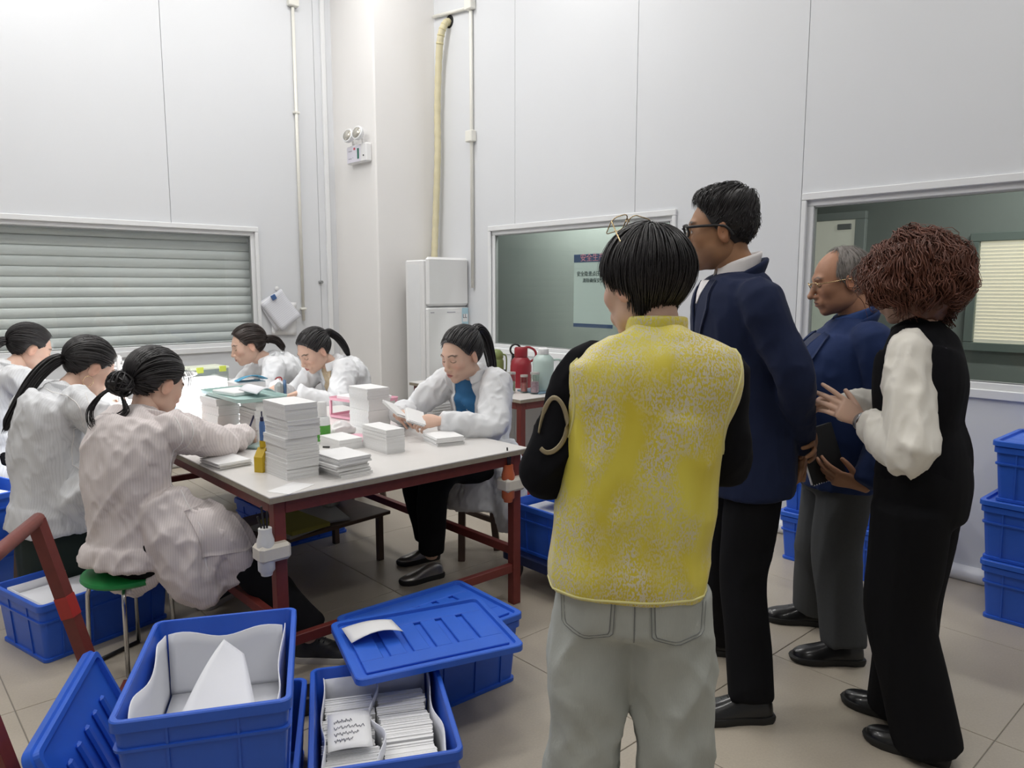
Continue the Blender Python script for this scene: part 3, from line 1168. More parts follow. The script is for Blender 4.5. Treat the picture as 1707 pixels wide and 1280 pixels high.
# lid leaning on the red frame
far = Vector((.526, 2.55, .38))
along = Vector((-.448, -.894, 0)).normalized()
low = Vector((.66 + .448 * 0, 2.48, 0.0))
acr = (low - far).normalized()
nrm = along.cross(acr).normalized()
if nrm.dot(Vector((1, -.3, .5))) > 0:
    nrm = -nrm      # the ribbed underside looks at the crate
Mx = Matrix.Identity(4)
xax = along
yax = nrm.cross(xax).normalized()
for i in range(3):
    Mx[i][0], Mx[i][1], Mx[i][2] = xax[i], yax[i], nrm[i]
cen = far + along * .288 + acr * .213
for i in range(3):
    Mx[i][3] = cen[i]
ll = lid((0, 0, 0), (0, 0, 0), 'blue lid standing on edge with ribbed underside out, left of the foam-lined crate', True)
ll.matrix_world = Mx @ Matrix.Translation((0, 0, .012))

# low crate with a liner behind the red frame
aD = rz_of(.446, .11)
cD = Vector((.505, 3.365, 0)) + Matrix.Rotation(aD, 3, 'Z') @ Vector((.27, .19, 0))
crate(cD, aD, 'low open blue crate with a white liner beside the green stool')
MD = Matrix.Translation(cD) @ Matrix.Rotation(aD, 4, 'Z')
r = empty('foam_liner', (0, 0, 0), 0, 'white liner sheets in the low crate beside the green stool', 'liner')
sheet('side_sheet', lambda u, v: inc(MD, ((u - .5) * .48, .166 - .004 * math.sin(u * 9), .012 + v * .22)), 12, 4, M_foam, parent=r)
sheet('end_sheet', lambda u, v: inc(MD, (-.238, (u - .5) * .32, .012 + v * .22)), 8, 4, M_foam, parent=r)
sheet('cover_sheet', lambda u, v: inc(MD, ((u - .5) * .47, -.15 + .30 * v, .185 + .02 * math.sin(u * 3 + 1) * (1 - v) + .012 * v)), 14, 8, M_foam, parent=r)
# crate at the left edge of the picture, behind the women
crate((.37, 4.5, .0), .3, 'blue crate at the far left edge, lower one behind the women')
crate((.37, 4.5, CH + .001), .32, 'blue crate at the far left edge, upper one filled with papers')
for i in range(4):
    o = MB().box(-.2, .2, -.13, .13, 0, .05, bev=.003).build('paper_bundle', M_card, loc=(.37, 4.5, CH + .012 + i * .0525), rot=(0, 0, .32 + .03 * i))
    tag(o, 'white paper bundle in the upper crate at the left edge, %s' % ('bottom one', 'second up', 'third up', 'top one')[i], 'paper bundle', 'paper bundles in the left crate')

# crates under the far half of the table, added also to block light
for i, (x, y, z, a, lab) in enumerate(((1.98, 4.2, 0, .05, 'blue crate in the dark under the table, lower of the pair nearest the far stools'),
                                       (1.98, 4.2, CH + .001, .08, 'blue crate in the dark under the table, upper of the pair'))):
    crate((x, y, z), a, lab)

# trolley with a crate behind the table corner
r = empty('dolly', (2.765, 2.59, 0), 0, 'dark blue four-wheeled dolly under the crate by the table corner', 'dolly')
M_dk = mat('dolly_blue', (.012, .022, .09), rough=.5)
V, F = rloft([(.30, .22, .03, .115), (.31, .23, .04, .12), (.31, .23, .04, .165), (.30, .22, .03, .17)])
obj('deck', to_mesh('deck', V, F, M_dk), r)
for sx in (-1, 1):
    for sy in (-1, 1):
        MB().lathe([(0, -.016), (.045, -.016), (.052, -.008), (.052, .008), (.045, .016), (0, .016)], 20).build('wheel', mat('rubber_grey', (.10, .10, .10), rough=.6), r, loc=(sx * .25, sy * .17, .053), rot=(PI / 2, 0, .3), smooth='auto')
        MB().box(sx * .25 - .025, sx * .25 + .025, sy * .17 - .025, sy * .17 + .025, .106, .116).build('caster_plate', M_chrome, r)
crate((2.765, 2.59, .171), 0, 'open blue crate riding on the dolly by the table corner')
o = MB().box(-.235, .235, -.165, .165, 0, .004).build('white_sheet', M_paper, loc=(2.765, 2.59, .171 + .205))
tag(o, 'white sheet lying inside the crate on the dolly', 'paper')
o = lid((2.90, 2.52, .171 + CH + .001), (0, .03, .12), 'blue lid lying half across the crate on the dolly')

# stacks against the window wall
for i in range(2):
    c_ = crate((4.02, 1.735, i * (CH + .026)), PI / 2, 'closed blue crate by the wall behind the grey trousers, %s' % ('bottom of its stack', 'top of its stack')[i])
    lid((0, 0, CH + .001), (0, 0, 0), '', parent=c_)
for i in range(3):
    dy = (.0, .02, -.012)[i]
    c_ = crate((4.0, .735 + dy, i * (CH + .026)), PI / 2, 'closed blue crate at the right edge, %s of three' % ('bottom', 'middle', 'top')[i])
    lid((0, 0, CH + .001), (0, 0, 0), '', parent=c_)

# ---------------------------------------------------- red steel cart handle at the lower left
r = empty('cart_handle', (0, 0, 0), 0, 'dark red steel cart handle frame with a band of red tape, lower left', 'cart')
Pt = Vector((.436, 2.826, .74))
Pf = Vector((.585, 2.70, .02))
dv = Vector((-.46, -.888, 0)) * .66


def bar(a, c_, t=.04, m=M_red):
    a, c_ = Vector(a), Vector(c_)
    V, F = tube([a, c_], t * .72, n=4, sub=0, roundcap=False)
    return V, F


for nm, a, c_ in (('post', Pt, Pf), ('post', Pt + dv, Pf + dv)):
    obj(nm, to_mesh(nm, *bar(a, c_), M_red), r)
obj('grip_tube', to_mesh('grip_tube', *tube([Pt - dv.normalized() * .02, Pt + dv], .022, n=14, sub=0, roundcap=False), mat('worn_red_tube', (.20, .05, .04), rough=.4, noise=.3, nscale=40), True), r)
q = Pt + (Pf - Pt) * .36
obj('tape_band', to_mesh('tape_band', *bar(q, q + (Pf - Pt).normalized() * .075, .0435), mat('red_tape', (.42, .025, .02), rough=.3)), r)
MB().box(-.6, .6, -.02, .02, .0, .04).build('base_rail', M_red, r, loc=tuple((Pf + dv * .5) - Vector((0, 0, .02))), rot=(0, 0, rz_of(dv.x, dv.y)))

# ---------------------------------------------------- stools
r = empty('round_stool', (.785, 3.165, 0), .4, 'round green plastic stool on chrome legs', 'stool')
MB().lathe([(0, .355), (.13, .355), (.162, .362), (.170, .372), (.167, .384), (.15, .390), (.0, .392)], 32).build('seat', mat('green_plastic', (.012, .26, .06), rough=.35), r, smooth='auto')
for i in range(4):
    a = PI / 4 + i * PI / 2
    MB().tube([(.09 * math.cos(a), .09 * math.sin(a), .350), (.135 * math.cos(a), .135 * math.sin(a), .345), (.148 * math.cos(a), .148 * math.sin(a), .30), (.16 * math.cos(a), .16 * math.sin(a), .012)], .0085, 10).build('leg', M_chrome, r, smooth=True)
for s_ in (0, 1):
    a, c_ = PI / 4 + s_ * PI, PI / 4 + PI / 2 + s_ * PI
    MB().tube([(.16 * math.cos(a), .16 * math.sin(a), .009), (.16 * math.cos(c_), .16 * math.sin(c_), .009)], .0085, 10).build('foot_rail', M_black, r, smooth=True)


def wood_stool(loc, rz, label, h=.44):
    r = empty('wooden_stool', loc, rz, label, 'stool', 'stools along the packing table')
    MB().box(-.16, .16, -.13, .13, h - .03, h, bev=.006).build('seat', M_wood, r)
    for sx in (-1, 1):
        for sy in (-1, 1):
            V, F = tube([(sx * .13, sy * .10, h - .03), (sx * .16, sy * .13, 0)], .026, n=4, sub=0, roundcap=False)
            obj('leg', to_mesh('leg', V, F, M_wood), r)
    for sy in (-1, 1):
        MB().box(-.135, .135, sy * .115 - .01, sy * .115 + .01, .16, .19).build('rung', M_wood, r)
    return r


wood_stool((2.60, 3.32, 0), PI / 2, 'dark wooden stool under the woman in the blue shirt')
wood_stool((2.66, 4.62, 0), PI / 2, 'dark wooden stool under the middle woman on the far side')
wood_stool((2.60, 5.38, 0), PI / 2, 'dark wooden stool under the farthest woman, beside the shutter wall')
wood_stool((.68, 4.02, 0), PI / 2, 'dark wooden stool under the woman with the long straight ponytail')
wood_stool((.70, 5.2, 0), PI / 2, 'dark wooden stool under the woman at the left edge')

# ---------------------------------------------------- floor standing air conditioner
r = empty('air_conditioner', (4.015, 5.45, 0), 0, 'tall white floor-standing air conditioner in front of the column', 'air conditioner')
M_ac = mat('ac_white', (0.80, 0.80, 0.80), rough=.35)
MB().box(-.235, .235, -.11, .16, .0, 1.74, bev=.01).build('cabinet', M_ac, r)
MB().box(-.22, .235, -.15, -.1101, .02, 1.33, bev=.012).build('front_panel', M_ac, r)
MB().box(-.22, .235, -.155, -.1101, 1.345, 1.765, bev=.02).build('outlet_panel', M_ac, r)
MB().box(-.18, .18, -.1515, -.1501, .15, .5).build('intake_grille', M_alu, r)
for i in range(14):
    MB().box(-.18, .18, -.155, -.1516, .16 + i * .024, .17 + i * .024).build('grille_slat', M_ac, r)
MB().box(-.2365, -.2352, -.06, .12, .05, 1.70).build('side_panel', M_alu, r)
MB().box(.155, .225, -.1525, -.1501, 1.17, 1.325).build('energy_label', mat('label_blue', (.45, .66, .75), rough=.4), r)
MB().box(.162, .218, -.1532, -.1526, 1.20, 1.27).build('label_field', M_paper, r)
obj('lettering', text_mesh('lettering', 'LL', .05, M_ink, .0003), r, (.185, -.1537, 1.25), (PI / 2, 0, 0))
for (x0, x1) in ((-.19, -.15), (-.01, .08)):
    MB().box(x0, x1, -.1525, -.1501, 1.285, 1.292).build('print_line', mat('print_grey', (.35, .34, .4)), r)
MB().box(-.1, -.05, -.05, .0, 1.741, 1.765, bev=.005).build('top_sensor', M_white, r)

# ---------------------------------------------------- flasks and cups on the side table
def bottle(name, loc, label, cat, parts, group=None):
    r = empty(name, loc, 0, label, cat, group)
    for nm, prof, m in parts:
        MB().lathe(prof, 24).build(nm, m, r, smooth='auto')
    return r


M_mint = mat('mint_enamel', (.48, .60, .56), rough=.3, coat=.3)
M_kred = mat('flask_red', (.30, .018, .030), rough=.35)
M_olive = mat('olive_plastic', (.20, .25, .08), rough=.4)
M_tglass = glass_mat('cup_glass', (.90, .92, .90), fac=.05)
r = bottle('thermos_jug', (3.75, 3.83, TH + .0125), 'pale mint thermos jug on a blue tray', 'thermos', (
    ('body', [(0, 0), (.07, 0), (.075, .01), (.076, .2), (.07, .23), (.045, .255), (0, .256)], M_mint),
    ('cap', [(0, .2565), (.038, .2565), (.04, .262), (.038, .295), (.025, .305), (0, .306)], M_white)))
MB().tube(catmull([(.07, -.035, .215), (.115, -.055, .21), (.122, -.06, .15), (.118, -.058, .11), (.085, -.045, .085)], 5), .008, 8).build('handle', M_mint, r, smooth=True)
o = MB().box(-.14, .14, -.12, .12, 0, .012, bev=.005).build('tray', mat('tray_blue', (.16, .25, .33), rough=.4), loc=(3.76, 3.85, TH))
tag(o, 'flat blue-grey tray under the mint thermos jug', 'tray')
r = bottle('thermos_jug', (3.80, 4.12, TH), 'dark red thermos jug with a round handle', 'thermos', (
    ('body', [(0, 0), (.078, 0), (.08, .02), (.08, .16), (.072, .20), (.05, .225), (0, .226)], M_kred),
    ('cap', [(0, .2265), (.046, .2265), (.05, .235), (.05, .29), (.044, .30), (0, .302)], M_kred)))
P = [(.04 + .05 * math.sin(t), -.03 - .04 * math.sin(t), .245 - .055 * math.cos(t)) for t in np.linspace(-.3, PI + .5, 12)]
MB().tube(P, .009, 8).build('handle', M_kred, r, smooth=True)
r = bottle('drinking_bottle', (3.71, 4.30, TH), 'olive green round drinking bottle behind the woman in blue', 'bottle', (
    ('body', [(0, 0), (.055, 0), (.058, .01), (.058, .19), (.05, .205), (0, .206)], M_olive),
    ('lid', [(0, .2065), (.05, .2065), (.056, .22), (.05, .255), (.03, .275), (0, .28)], M_olive)))
MB().tube(catmull([(.05, -.02, .24), (.075, -.03, .22), (.075, -.03, .12), (.06, -.02, .06)], 4), .006, 8).build('strap', M_olive, r, smooth=True)
r = bottle('drinking_bottle', (3.88, 4.27, TH), 'black drinking bottle with a carry loop, between olive and red flasks', 'bottle', (
    ('body', [(0, 0), (.035, 0), (.037, .01), (.037, .18), (.03, .20), (0, .201)], M_black),
    ('lid', [(0, .2015), (.03, .2015), (.03, .225), (0, .226)], M_black)))
MB().tube([(.035 * math.cos(t), -.02 * math.cos(t), .268 + .042 * math.sin(t)) for t in np.linspace(0, 2 * PI, 17)], .008, 8).build('carry_loop', M_black, r, smooth=True)


def tumbler(x, y, h, rr, label, content):
    r = empty('glass_tumbler', (x, y, TH), 0, label, 'tumbler', 'glass tumblers on the side table')
    MB().lathe([(0, 0), (rr, 0), (rr, h), (rr - .003, h), (rr - .003, .012), (0, .012)], 20).build('glass', M_tglass, r, smooth='auto')
    MB().lathe([(0, .0125), (rr - .0035, .0125), (rr - .0035, h * .62), (0, h * .62 + .001)], 20).build('content', content, r, smooth='auto')
    MB().lathe([(0, h), (rr + .001, h), (rr + .001, h + .014), (0, h + .016)], 20).build('lid', mat('cup_lid', (.55, .53, .50), rough=.3, metal=.3), r, smooth='auto')
    return r


tumbler(3.53, 3.93, .135, .032, 'clear lidded tumbler of pale tea, left of the patterned ones', mat('tea', (.42, .44, .32), rough=.15))
tumbler(3.60, 3.87, .115, .026, 'short tumbler with a red pattern, middle of the three', mat('red_pattern', (.55, .18, .18), rough=.3, noise=.6, nscale=90))
tumbler(3.62, 3.78, .14, .032, 'tall tumbler with a purple and red pattern, right of the three', mat('purple_pattern', (.5, .33, .40), rough=.3, noise=.6, nscale=80))
r = bottle('drinking_bottle', (3.58, 4.08, TH), 'pink floral drinking bottle with a black lid, beside the white coat', 'bottle', (
    ('body', [(0, 0), (.03, 0), (.032, .01), (.032, .12), (0, .121)], mat('pink_floral', (.62, .36, .38), rough=.4, noise=.5, nscale=60)),
    ('lid', [(0, .1215), (.026, .1215), (.026, .15), (0, .151)], M_black)))
o = MB().lathe([(0, 0), (.10, 0), (.115, .02), (.12, .2), (.112, .2), (.105, .02), (0, .012)], 24).build('bucket', mat('bucket_red', (.40, .02, .05), rough=.4), loc=(3.72, 3.82, .0), smooth='auto')
tag(o, 'red plastic bucket on the floor under the side table', 'bucket')


# ---------------------------------------------------- cards and things on the packing table
def bundle_mesh(w, d_, h, nl, jit, seed):
    return card_pack_mesh('card_bundle', w, d_, h, nl, jit, seed)


def tower(x, y, w, d_, heights, rz, what, jit=.0016, off=.006, seed=0):
    g = random.Random(seed)
    z = TH
    names = ['bottom', 'second', 'third', 'fourth', 'fifth', 'sixth', 'seventh', 'eighth', 'ninth', 'tenth']
    n_ = len(heights)
    for i, h in enumerate(heights):
        nl = max(3, int(h / .0055))
        o = obj('card_bundle', bundle_mesh(w, d_, h - .0006, nl, jit, seed * 31 + i), loc=(x + w / 2 + g.uniform(-off, off), y + d_ / 2 + g.uniform(-off, off), z), rot=(0, 0, rz + g.uniform(-.03, .03)))
        pos = 'topmost' if i == n_ - 1 else (names[i] + (' from the bottom' if i else ''))
        tag(o, 'bundle of white cards, %s in %s' % (pos, what), 'card bundle', 'stacked card bundles on the table')
        z += h
    return z


tower(1.25, 2.68, .135, .20, [.045, .04, .042, .038, .028, .022, .02, .062], 0, 'the tall near stack', seed=1)
tower(1.40, 2.565, .145, .20, [.03, .024, .014, .012], 0.05, 'the loose stack beside the tall one', jit=.005, off=.01, seed=2)
tower(1.79, 2.82, .095, .21, [.11], 0, 'the squat block at the table centre', seed=3)
tower(1.985, 3.30, .13, .19, [.055, .06, .06, .055], 0, 'the stack behind the squat block', seed=4, off=.003)
tower(1.66, 3.02, .12, .18, [.05], 0, 'the low block left of the squat one', seed=5)
tower(2.07, 2.78, .14, .18, [.02, .022], -.25, 'the small fanned pile by the woman in blue', jit=.006, seed=6)
tower(1.47, 3.47, .11, .20, [.06, .05, .045, .04], 0, 'the right stack under the mint tray', seed=7)
tower(1.36, 3.70, .11, .20, [.06, .05, .05, .035], .05, 'the left stack under the mint tray', seed=8)
tower(1.56, 4.42, .14, .20, [.05, .05, .06, .05], 0, 'the far stack behind the mint tray', seed=9)
tower(1.72, 4.15, .12, .20, [.05, .06, .05], 0, 'the far middle stack', seed=10)
tower(1.60, 4.75, .13, .2, [.06, .06, .05], 0, 'the farthest stack', seed=11)
tower(1.11, 3.03, .14, .17, [.014, .014], .08, 'the flat pile at the pink coat sleeve', jit=.004, seed=12)
tower(2.19, 2.86, .14, .19, [.007], -.1, 'the thin spread by the white sleeve', jit=.01, seed=13)
o = MB().box(-.075, .075, -.05, .05, 0, .0012).build('single_card', M_card, loc=(1.21, 2.575, TH + .0002), rot=(0, 0, .45))
tag(o, 'single white card lying near the front corner of the table', 'card')

# mint tray across the broad stacks
r = empty('mint_tray', (1.50, 3.70, .957), .0, 'mint green plastic tray lying across the broad stacks', 'tray')
V, F = rloft([(.11, .24, .03, 0), (.125, .255, .035, .003), (.13, .26, .035, .022), (.124, .254, .03, .022), (.118, .248, .03, .006), (.11, .24, .03, .005)])
me = to_mesh('shell', V, F, mat('mint_plastic', (.42, .60, .57), rough=.4))
autosmooth(me)
obj('shell', me, r)
o = MB().box(-.075, .075, -.10, .10, 0, .02, bev=.004).build('card_bundle', M_card, loc=(1.50, 3.78, .963), rot=(0, 0, .2))
tag(o, 'bundle of white cards lying inside the mint tray', 'card bundle', 'stacked card bundles on the table')
o = sheet('foam_wrap', lambda u, v: (1.50 + .1 * u, 3.53 + .22 * v, .985 + .025 * math.sin(u * 3.1)), 10, 6, M_foam, .003)
tag(o, 'bent white wrapping sheet at the near end of the mint tray', 'wrapping')

# glue tool in a yellow holder
r = empty('tool_holder', (1.245, 2.90, TH), .5, 'yellow tool holder with a blue glue pen standing in it', 'tool holder')
M_yel = mat('yellow_plastic', (.62, .42, .015), rough=.4)
V = [(-.028, -.02, 0), (.028, -.02, 0), (.028, .02, 0), (-.028, .02, 0), (-.028, -.02, .062), (.028, -.02, .085), (.028, .02, .085), (-.028, .02, .062), (.0, -.02, .098), (.0, .02, .098)]
F = [(3, 2, 1, 0), (0, 1, 5, 8, 4), (2, 3, 7, 9, 6), (1, 2, 6, 5), (3, 0, 4, 7), (4, 8, 9, 7), (8, 5, 6, 9)]
obj('holder', to_mesh('holder', V, F, M_yel), r)
MB().lathe([(0, .098), (.013, .098), (.013, .125), (0, .126)], 14, c=(.006, 0, 0)).build('collar', M_yel, r, smooth='auto')
MB().lathe([(0, .1265), (.011, .1265), (.012, .19), (.009, .205), (0, .206)], 14, c=(.006, 0, 0)).build('pen_body', mat('pen_blue', (.10, .20, .45), rough=.35), r, smooth='auto')
MB().lathe([(0, .2065), (.008, .2065), (.007, .222), (.003, .225), (.003, .245), (0, .246)], 10, c=(.006, 0, 0)).build('pen_tip', mat('navy_plastic', (.03, .03, .08), rough=.4), r, smooth='auto')

r = bottle('spray_bottle', (1.70, 3.25, TH), 'white bottle with a green label behind the tall near stack', 'bottle', (
    ('body', [(0, 0), (.034, 0), (.036, .006), (.036, .10), (.034, .12), (.026, .13), (0, .131)], mat('milk_plastic', (.8, .82, .82), rough=.35)),
    ('label_band', [(0, .012), (.0368, .012), (.0368, .088), (0, .0881)], mat('green_label', (.08, .33, .04), rough=.4, noise=.35, nscale=40)),
    ('cap', [(0, .1315), (.022, .1315), (.022, .195), (.018, .2), (0, .201)], M_white)))
r = empty('pink_case', (1.83, 3.17, TH), .7, 'pink case on the table behind the low block', 'case')
V, F = rloft([(.085, .05, .03, 0), (.09, .055, .035, .006), (.09, .055, .035, .018), (.08, .045, .03, .024)])
me = to_mesh('shell', V, F, mat('pink_plastic', (.78, .40, .50), rough=.4))
autosmooth(me)
obj('shell', me, r)
P = catmull([(1.64, 3.14, TH + .005), (1.70, 3.09, TH + .005), (1.76, 3.10, TH + .005), (1.80, 3.05, TH + .005)], 6)
o = MB().tube(P, .004, 8).build('cable', M_black, smooth=True)
tag(o, 'short black cable lying beside the bottle with the green label', 'cable')
V, F = union([tube([(1.80, 3.33, TH + .02), (1.86, 3.36, TH + .035), (1.92, 3.36, TH + .02)], [.02, .034, .02], n=14)], .006, 2)
V = folds(V, F, .018, (40, 40, 40), 5)
o = obj('crumpled_bag', to_mesh('crumpled_bag', V, F, mat('clear_bag', (.80, .78, .78), rough=.25), True))
tag(o, 'crumpled white plastic bag behind the pink case', 'bag')
o = MB().box(-.06, .06, -.03, .03, 0, .018, bev=.007).build('stapler_base', mat('sage_plastic', (.30, .40, .38), rough=.4), loc=(1.43, 3.36, TH), rot=(0, 0, .5))
tag(o, 'flat sage green stapler beside the broad stack', 'stapler')

# pink folder tray held up behind the tall stack
r = empty('pink_tray', (2.22, 3.74, TH), .2, 'pink plastic tray of papers on the table behind the tall stack', 'tray')
for (z0, mm, s_) in ((.0, 'pink_plastic', 1.0), (.1, 'pink_plastic', 1.0)):
    V, F = rloft([(.11, .15, .02, z0), (.125, .165, .03, z0 + .004), (.128, .168, .03, z0 + .02), (.12, .16, .03, z0 + .006)])
    obj('shelf', to_mesh('shelf', V, F, MATS[mm]), r)
for sx in (-1, 1):
    for sy in (-1, 1):
        MB().box(sx * .115 - .006, sx * .115 + .006, sy * .15 - .006, sy * .15 + .006, .02, .1).build('post', MATS['pink_plastic'], r)
MB().box(-.09, .1, -.13, .13, .1075, .13, bev=.004).build('paper_stack', M_card, r)

# far end of the table: folder, box, tape roll, pink sheet, lamp
r = empty('tape_dispenser', (2.12, 4.63, TH), 1.1, 'grey tape dispenser with a blue ring by the far women', 'dispenser')
M_gm = mat('dispenser_grey', (.30, .33, .33), rough=.4)
MB().box(-.07, .07, -.03, .03, 0, .05, bev=.01).build('base', M_gm, r)
MB().box(-.06, .02, -.028, .028, .05, .13, bev=.02).build('housing', M_gm, r)
MB().tube([(.012 + .042 * math.cos(t), -.036, .095 + .042 * math.sin(t)) for t in np.linspace(0, 2 * PI, 21)], .010, 8).build('ring', mat('ring_blue', (.07, .15, .28), rough=.4), r, smooth=True)
MB().lathe([(0, 0), (.034, 0), (.034, .012), (0, .013)], 20).build('roll', mat('roll_pale', (.62, .68, .72), rough=.4), r, loc=(.012, -.029, .095), rot=(PI / 2, 0, 0))
o = sheet('blue_folder', lambda u, v: (1.93 + .20 * u + .03 * v, 4.82 + .16 * v, TH + .135 + .03 * math.sin(u * 3.1) - .02 * v), 12, 6, mat('folder_blue', (.08, .33, .52), rough=.5), .006)
tag(o, 'bright blue folder propped in front of the farthest woman', 'folder')
o = MB().box(-.1, .1, -.09, .09, 0, .12, bev=.004).build('document_box', M_card, loc=(2.02, 4.93, TH), rot=(0, 0, .1))
tag(o, 'white document box under the bright blue folder', 'box')
r = empty('clear_box', (1.86, 5.24, TH), .1, 'clear plastic box with yellow latches and blue contents at the far end', 'box')
for bx in ((-.13, .13, -.095, -.092), (-.13, .13, .092, .095)):
    MB().box(bx[0], bx[1], bx[2], bx[3], 0, .19).build('wall', M_tglass, r)
for x in (-.13, .127):
    MB().box(x, x + .003, -.092, .092, 0, .19).build('wall', M_tglass, r)
MB().box(-.135, .135, -.1, .1, .19, .205, bev=.004).build('lid', mat('lid_frost', (.72, .76, .62), rough=.4), r)
MB().box(-.1, .1, -.08, .08, .004, .12, bev=.02).build('blue_contents', mat('content_blue', (.12, .22, .50), rough=.5), r)
for x in (-.10, .06):
    MB().box(x, x + .05, -.106, -.1, .17, .21, bev=.003).build('latch', mat('latch_yellow', (.62, .70, .10), rough=.4), r)
o = MB().box(-.12, .12, -.16, .16, 0, .012, bev=.003).build('pink_folder', mat('pink_card', (.75, .42, .50), rough=.5), loc=(1.68, 5.05, TH), rot=(0, 0, .1))
tag(o, 'flat pink folder at the far end of the table', 'folder')
o = MB().box(-.10, .10, -.15, .15, 0, .01, bev=.003).build('white_folder', M_card, loc=(1.69, 5.06, TH + .0125), rot=(0, 0, .2))
tag(o, 'white sheets lying on the flat pink folder', 'papers')
o = MB().box(-.11, .11, -.15, .15, 0, .05, bev=.004).build('blue_binder', mat('binder_blue', (.08, .25, .45), rough=.5), loc=(1.32, 4.66, TH), rot=(0, 0, .15))
tag(o, 'blue binder lying in front of the woman with hoop earrings', 'binder')
o = MB().box(-.1, .1, -.14, .14, 0, .03, bev=.004).build('paper_pile', M_card, loc=(1.32, 4.66, TH + .051), rot=(0, 0, .1))
tag(o, 'pile of white paper on the blue binder', 'papers')
o = MB().box(-.02, .02, -.06, .06, 0, .03, bev=.006).build('yellow_marker_box', M_yel, loc=(1.22, 4.36, TH), rot=(0, 0, .15))
tag(o, 'small yellow box by the sleeve of the woman with hoop earrings', 'box')


# desk lamps: goose-neck arc and a flat LED head, they light the faces and the table centre
def desk_lamp(loc, rz, label, watt, reach=.34, h=.36):
    r = empty('desk_lamp', loc, rz, label, 'desk lamp')
    MB().lathe([(0, 0), (.085, 0), (.09, .008), (.08, .018), (.02, .024), (0, .025)], 28).build('base', M_white, r, smooth='auto')
    P = catmull([(0, 0, .02), (-.01, 0, h * .55), (.03, 0, h * .92), (reach * .45, 0, h * 1.08), (reach * .8, 0, h * 1.02), (reach, 0, h * .93)], 6)
    MB().tube(P, .010, 10).build('arc_neck', M_white, r, smooth=True)
    hd = empty('head', (reach + .06, 0, h * .88), 0, parent=r)
    V, F = rloft([(.12, .04, .03, 0), (.125, .045, .035, .004), (.125, .045, .035, .014), (.11, .03, .03, .02)])
    obj('shade', to_mesh('shade', V, F, M_white), hd)
    V, F = rloft([(.112, .033, .025, -.003), (.112, .033, .025, -.0005)])
    obj('led_panel', to_mesh('led_panel', V, F, mat('led_panel', (1, 1, 1), emit=(1, 1, 1), estr=14)), hd)
    area_light('lamp', (0, 0, -.006), (0, 0, 0), .21, .06, watt, (0.97, 0.99, 1.0), hd)
    return r


desk_lamp((1.13, 4.48, TH), 1.25, 'white desk lamp with an arched neck, right of the woman with hoop earring', 13, reach=.22, h=.33)
desk_lamp((1.27, 4.22, TH), .7, 'white desk lamp behind the head of the woman in pink', 13, reach=.12, h=.28)
# ============================================================ people: heads, hands, hair, garments
def sm_union(a, b, k):
    h = np.clip(.5 + .5 * (b - a) / k, 0, 1)
    return b + (a - b) * h - k * h * (1 - h)


def sm_sub(a, b, k):
    """a minus b"""
    h = np.clip(.5 - .5 * (a + b) / k, 0, 1)
    return a + (-b - a) * h + k * h * (1 - h)


def s_ell(P, c, r, R=None):
    q = P - np.asarray(c)
    if R is not None:
        q = q @ R
    r = np.asarray(r, float)
    k0 = np.linalg.norm(q / r, axis=1)
    k1 = np.linalg.norm(q / (r * r), axis=1)
    return k0 * (k0 - 1) / np.maximum(k1, 1e-9)


def s_cone(P, a, b, ra, rb):
    a, b = np.asarray(a, float), np.asarray(b, float)
    ab = b - a
    t = np.clip(((P - a) @ ab) / (ab @ ab), 0, 1)
    return np.linalg.norm(P - a - t[:, None] * ab, axis=1) - (ra + (rb - ra) * t)


def head_sdf(P, sex='f', feat=True, nose=None, jaw=1.0):
    """unit head: face looks along +y, crown up, about 0.23 high"""
    A = P.copy()
    A[:, 0] = np.abs(A[:, 0])
    m = sex == 'm'
    nose = (1.0 if m else .25) if nose is None else nose
    d = s_ell(A, (0, -.015, .028), (.075, .095, .086))
    d = sm_union(d, s_ell(A, (0, .028, -.015), (.061 * jaw, .062, .082)), .03)
    d = sm_union(d, s_ell(A, (0, .03, -.07), ((.051 if m else .044) * jaw, .05, .043)), .03)
    d = sm_union(d, s_ell(A, (.040 * jaw, .0, -.062), (.018, .03, .026)), .03)
    d = sm_union(d, s_ell(A, (0, .070, -.098), (.021 if m else .017, .016, .016)), .022)
    d = sm_union(d, s_ell(A, (.040, .060, -.022), (.020, .018, .018)), .025)
    d = sm_union(d, s_ell(A, (0, .080, .022), (.048, .012 if m else .009, .011)), .015)
    if feat:
        d = sm_sub(d, s_ell(A, (.031, .100, .000), (.021, .018, .013)), .014)
        d = sm_union(d, s_ell(A, (.031, .0735, -.001), (.0155, .0135, .0125)), .005)
        d = sm_union(d, s_cone(A, (0, .083, .012), (0, .103 + .006 * nose, -.034), .0075, .0105), .012)
        d = sm_union(d, s_ell(A, (0, .101 + .008 * nose, -.037), (.0115, .011, .0095)), .006)
        d = sm_union(d, s_ell(A, (.0125, .095, -.041), (.008, .010, .007)), .006)
        d = sm_union(d, s_ell(A, (0, .083, -.064), (.030, .014, .018)), .016)
        d = sm_union(d, s_ell(A, (0, .0945, -.0605), (.020, .007, .0050)), .005)
        d = sm_union(d, s_ell(A, (0, .0930, -.0715), (.017, .008, .0058)), .005)
        d = sm_sub(d, s_ell(A, (0, .106, -.0660), (.026, .010, .0018)), .003)
        Re = rotm('Z', -.35) @ rotm('X', -.2)
        d = sm_union(d, s_ell(A, (.077, -.010, -.012), (.007, .019, .031), Re), .006)
        d = sm_sub(d, s_ell(A, (.0865, -.005, -.008), (.007, .011, .019), Re), .005)
    return d


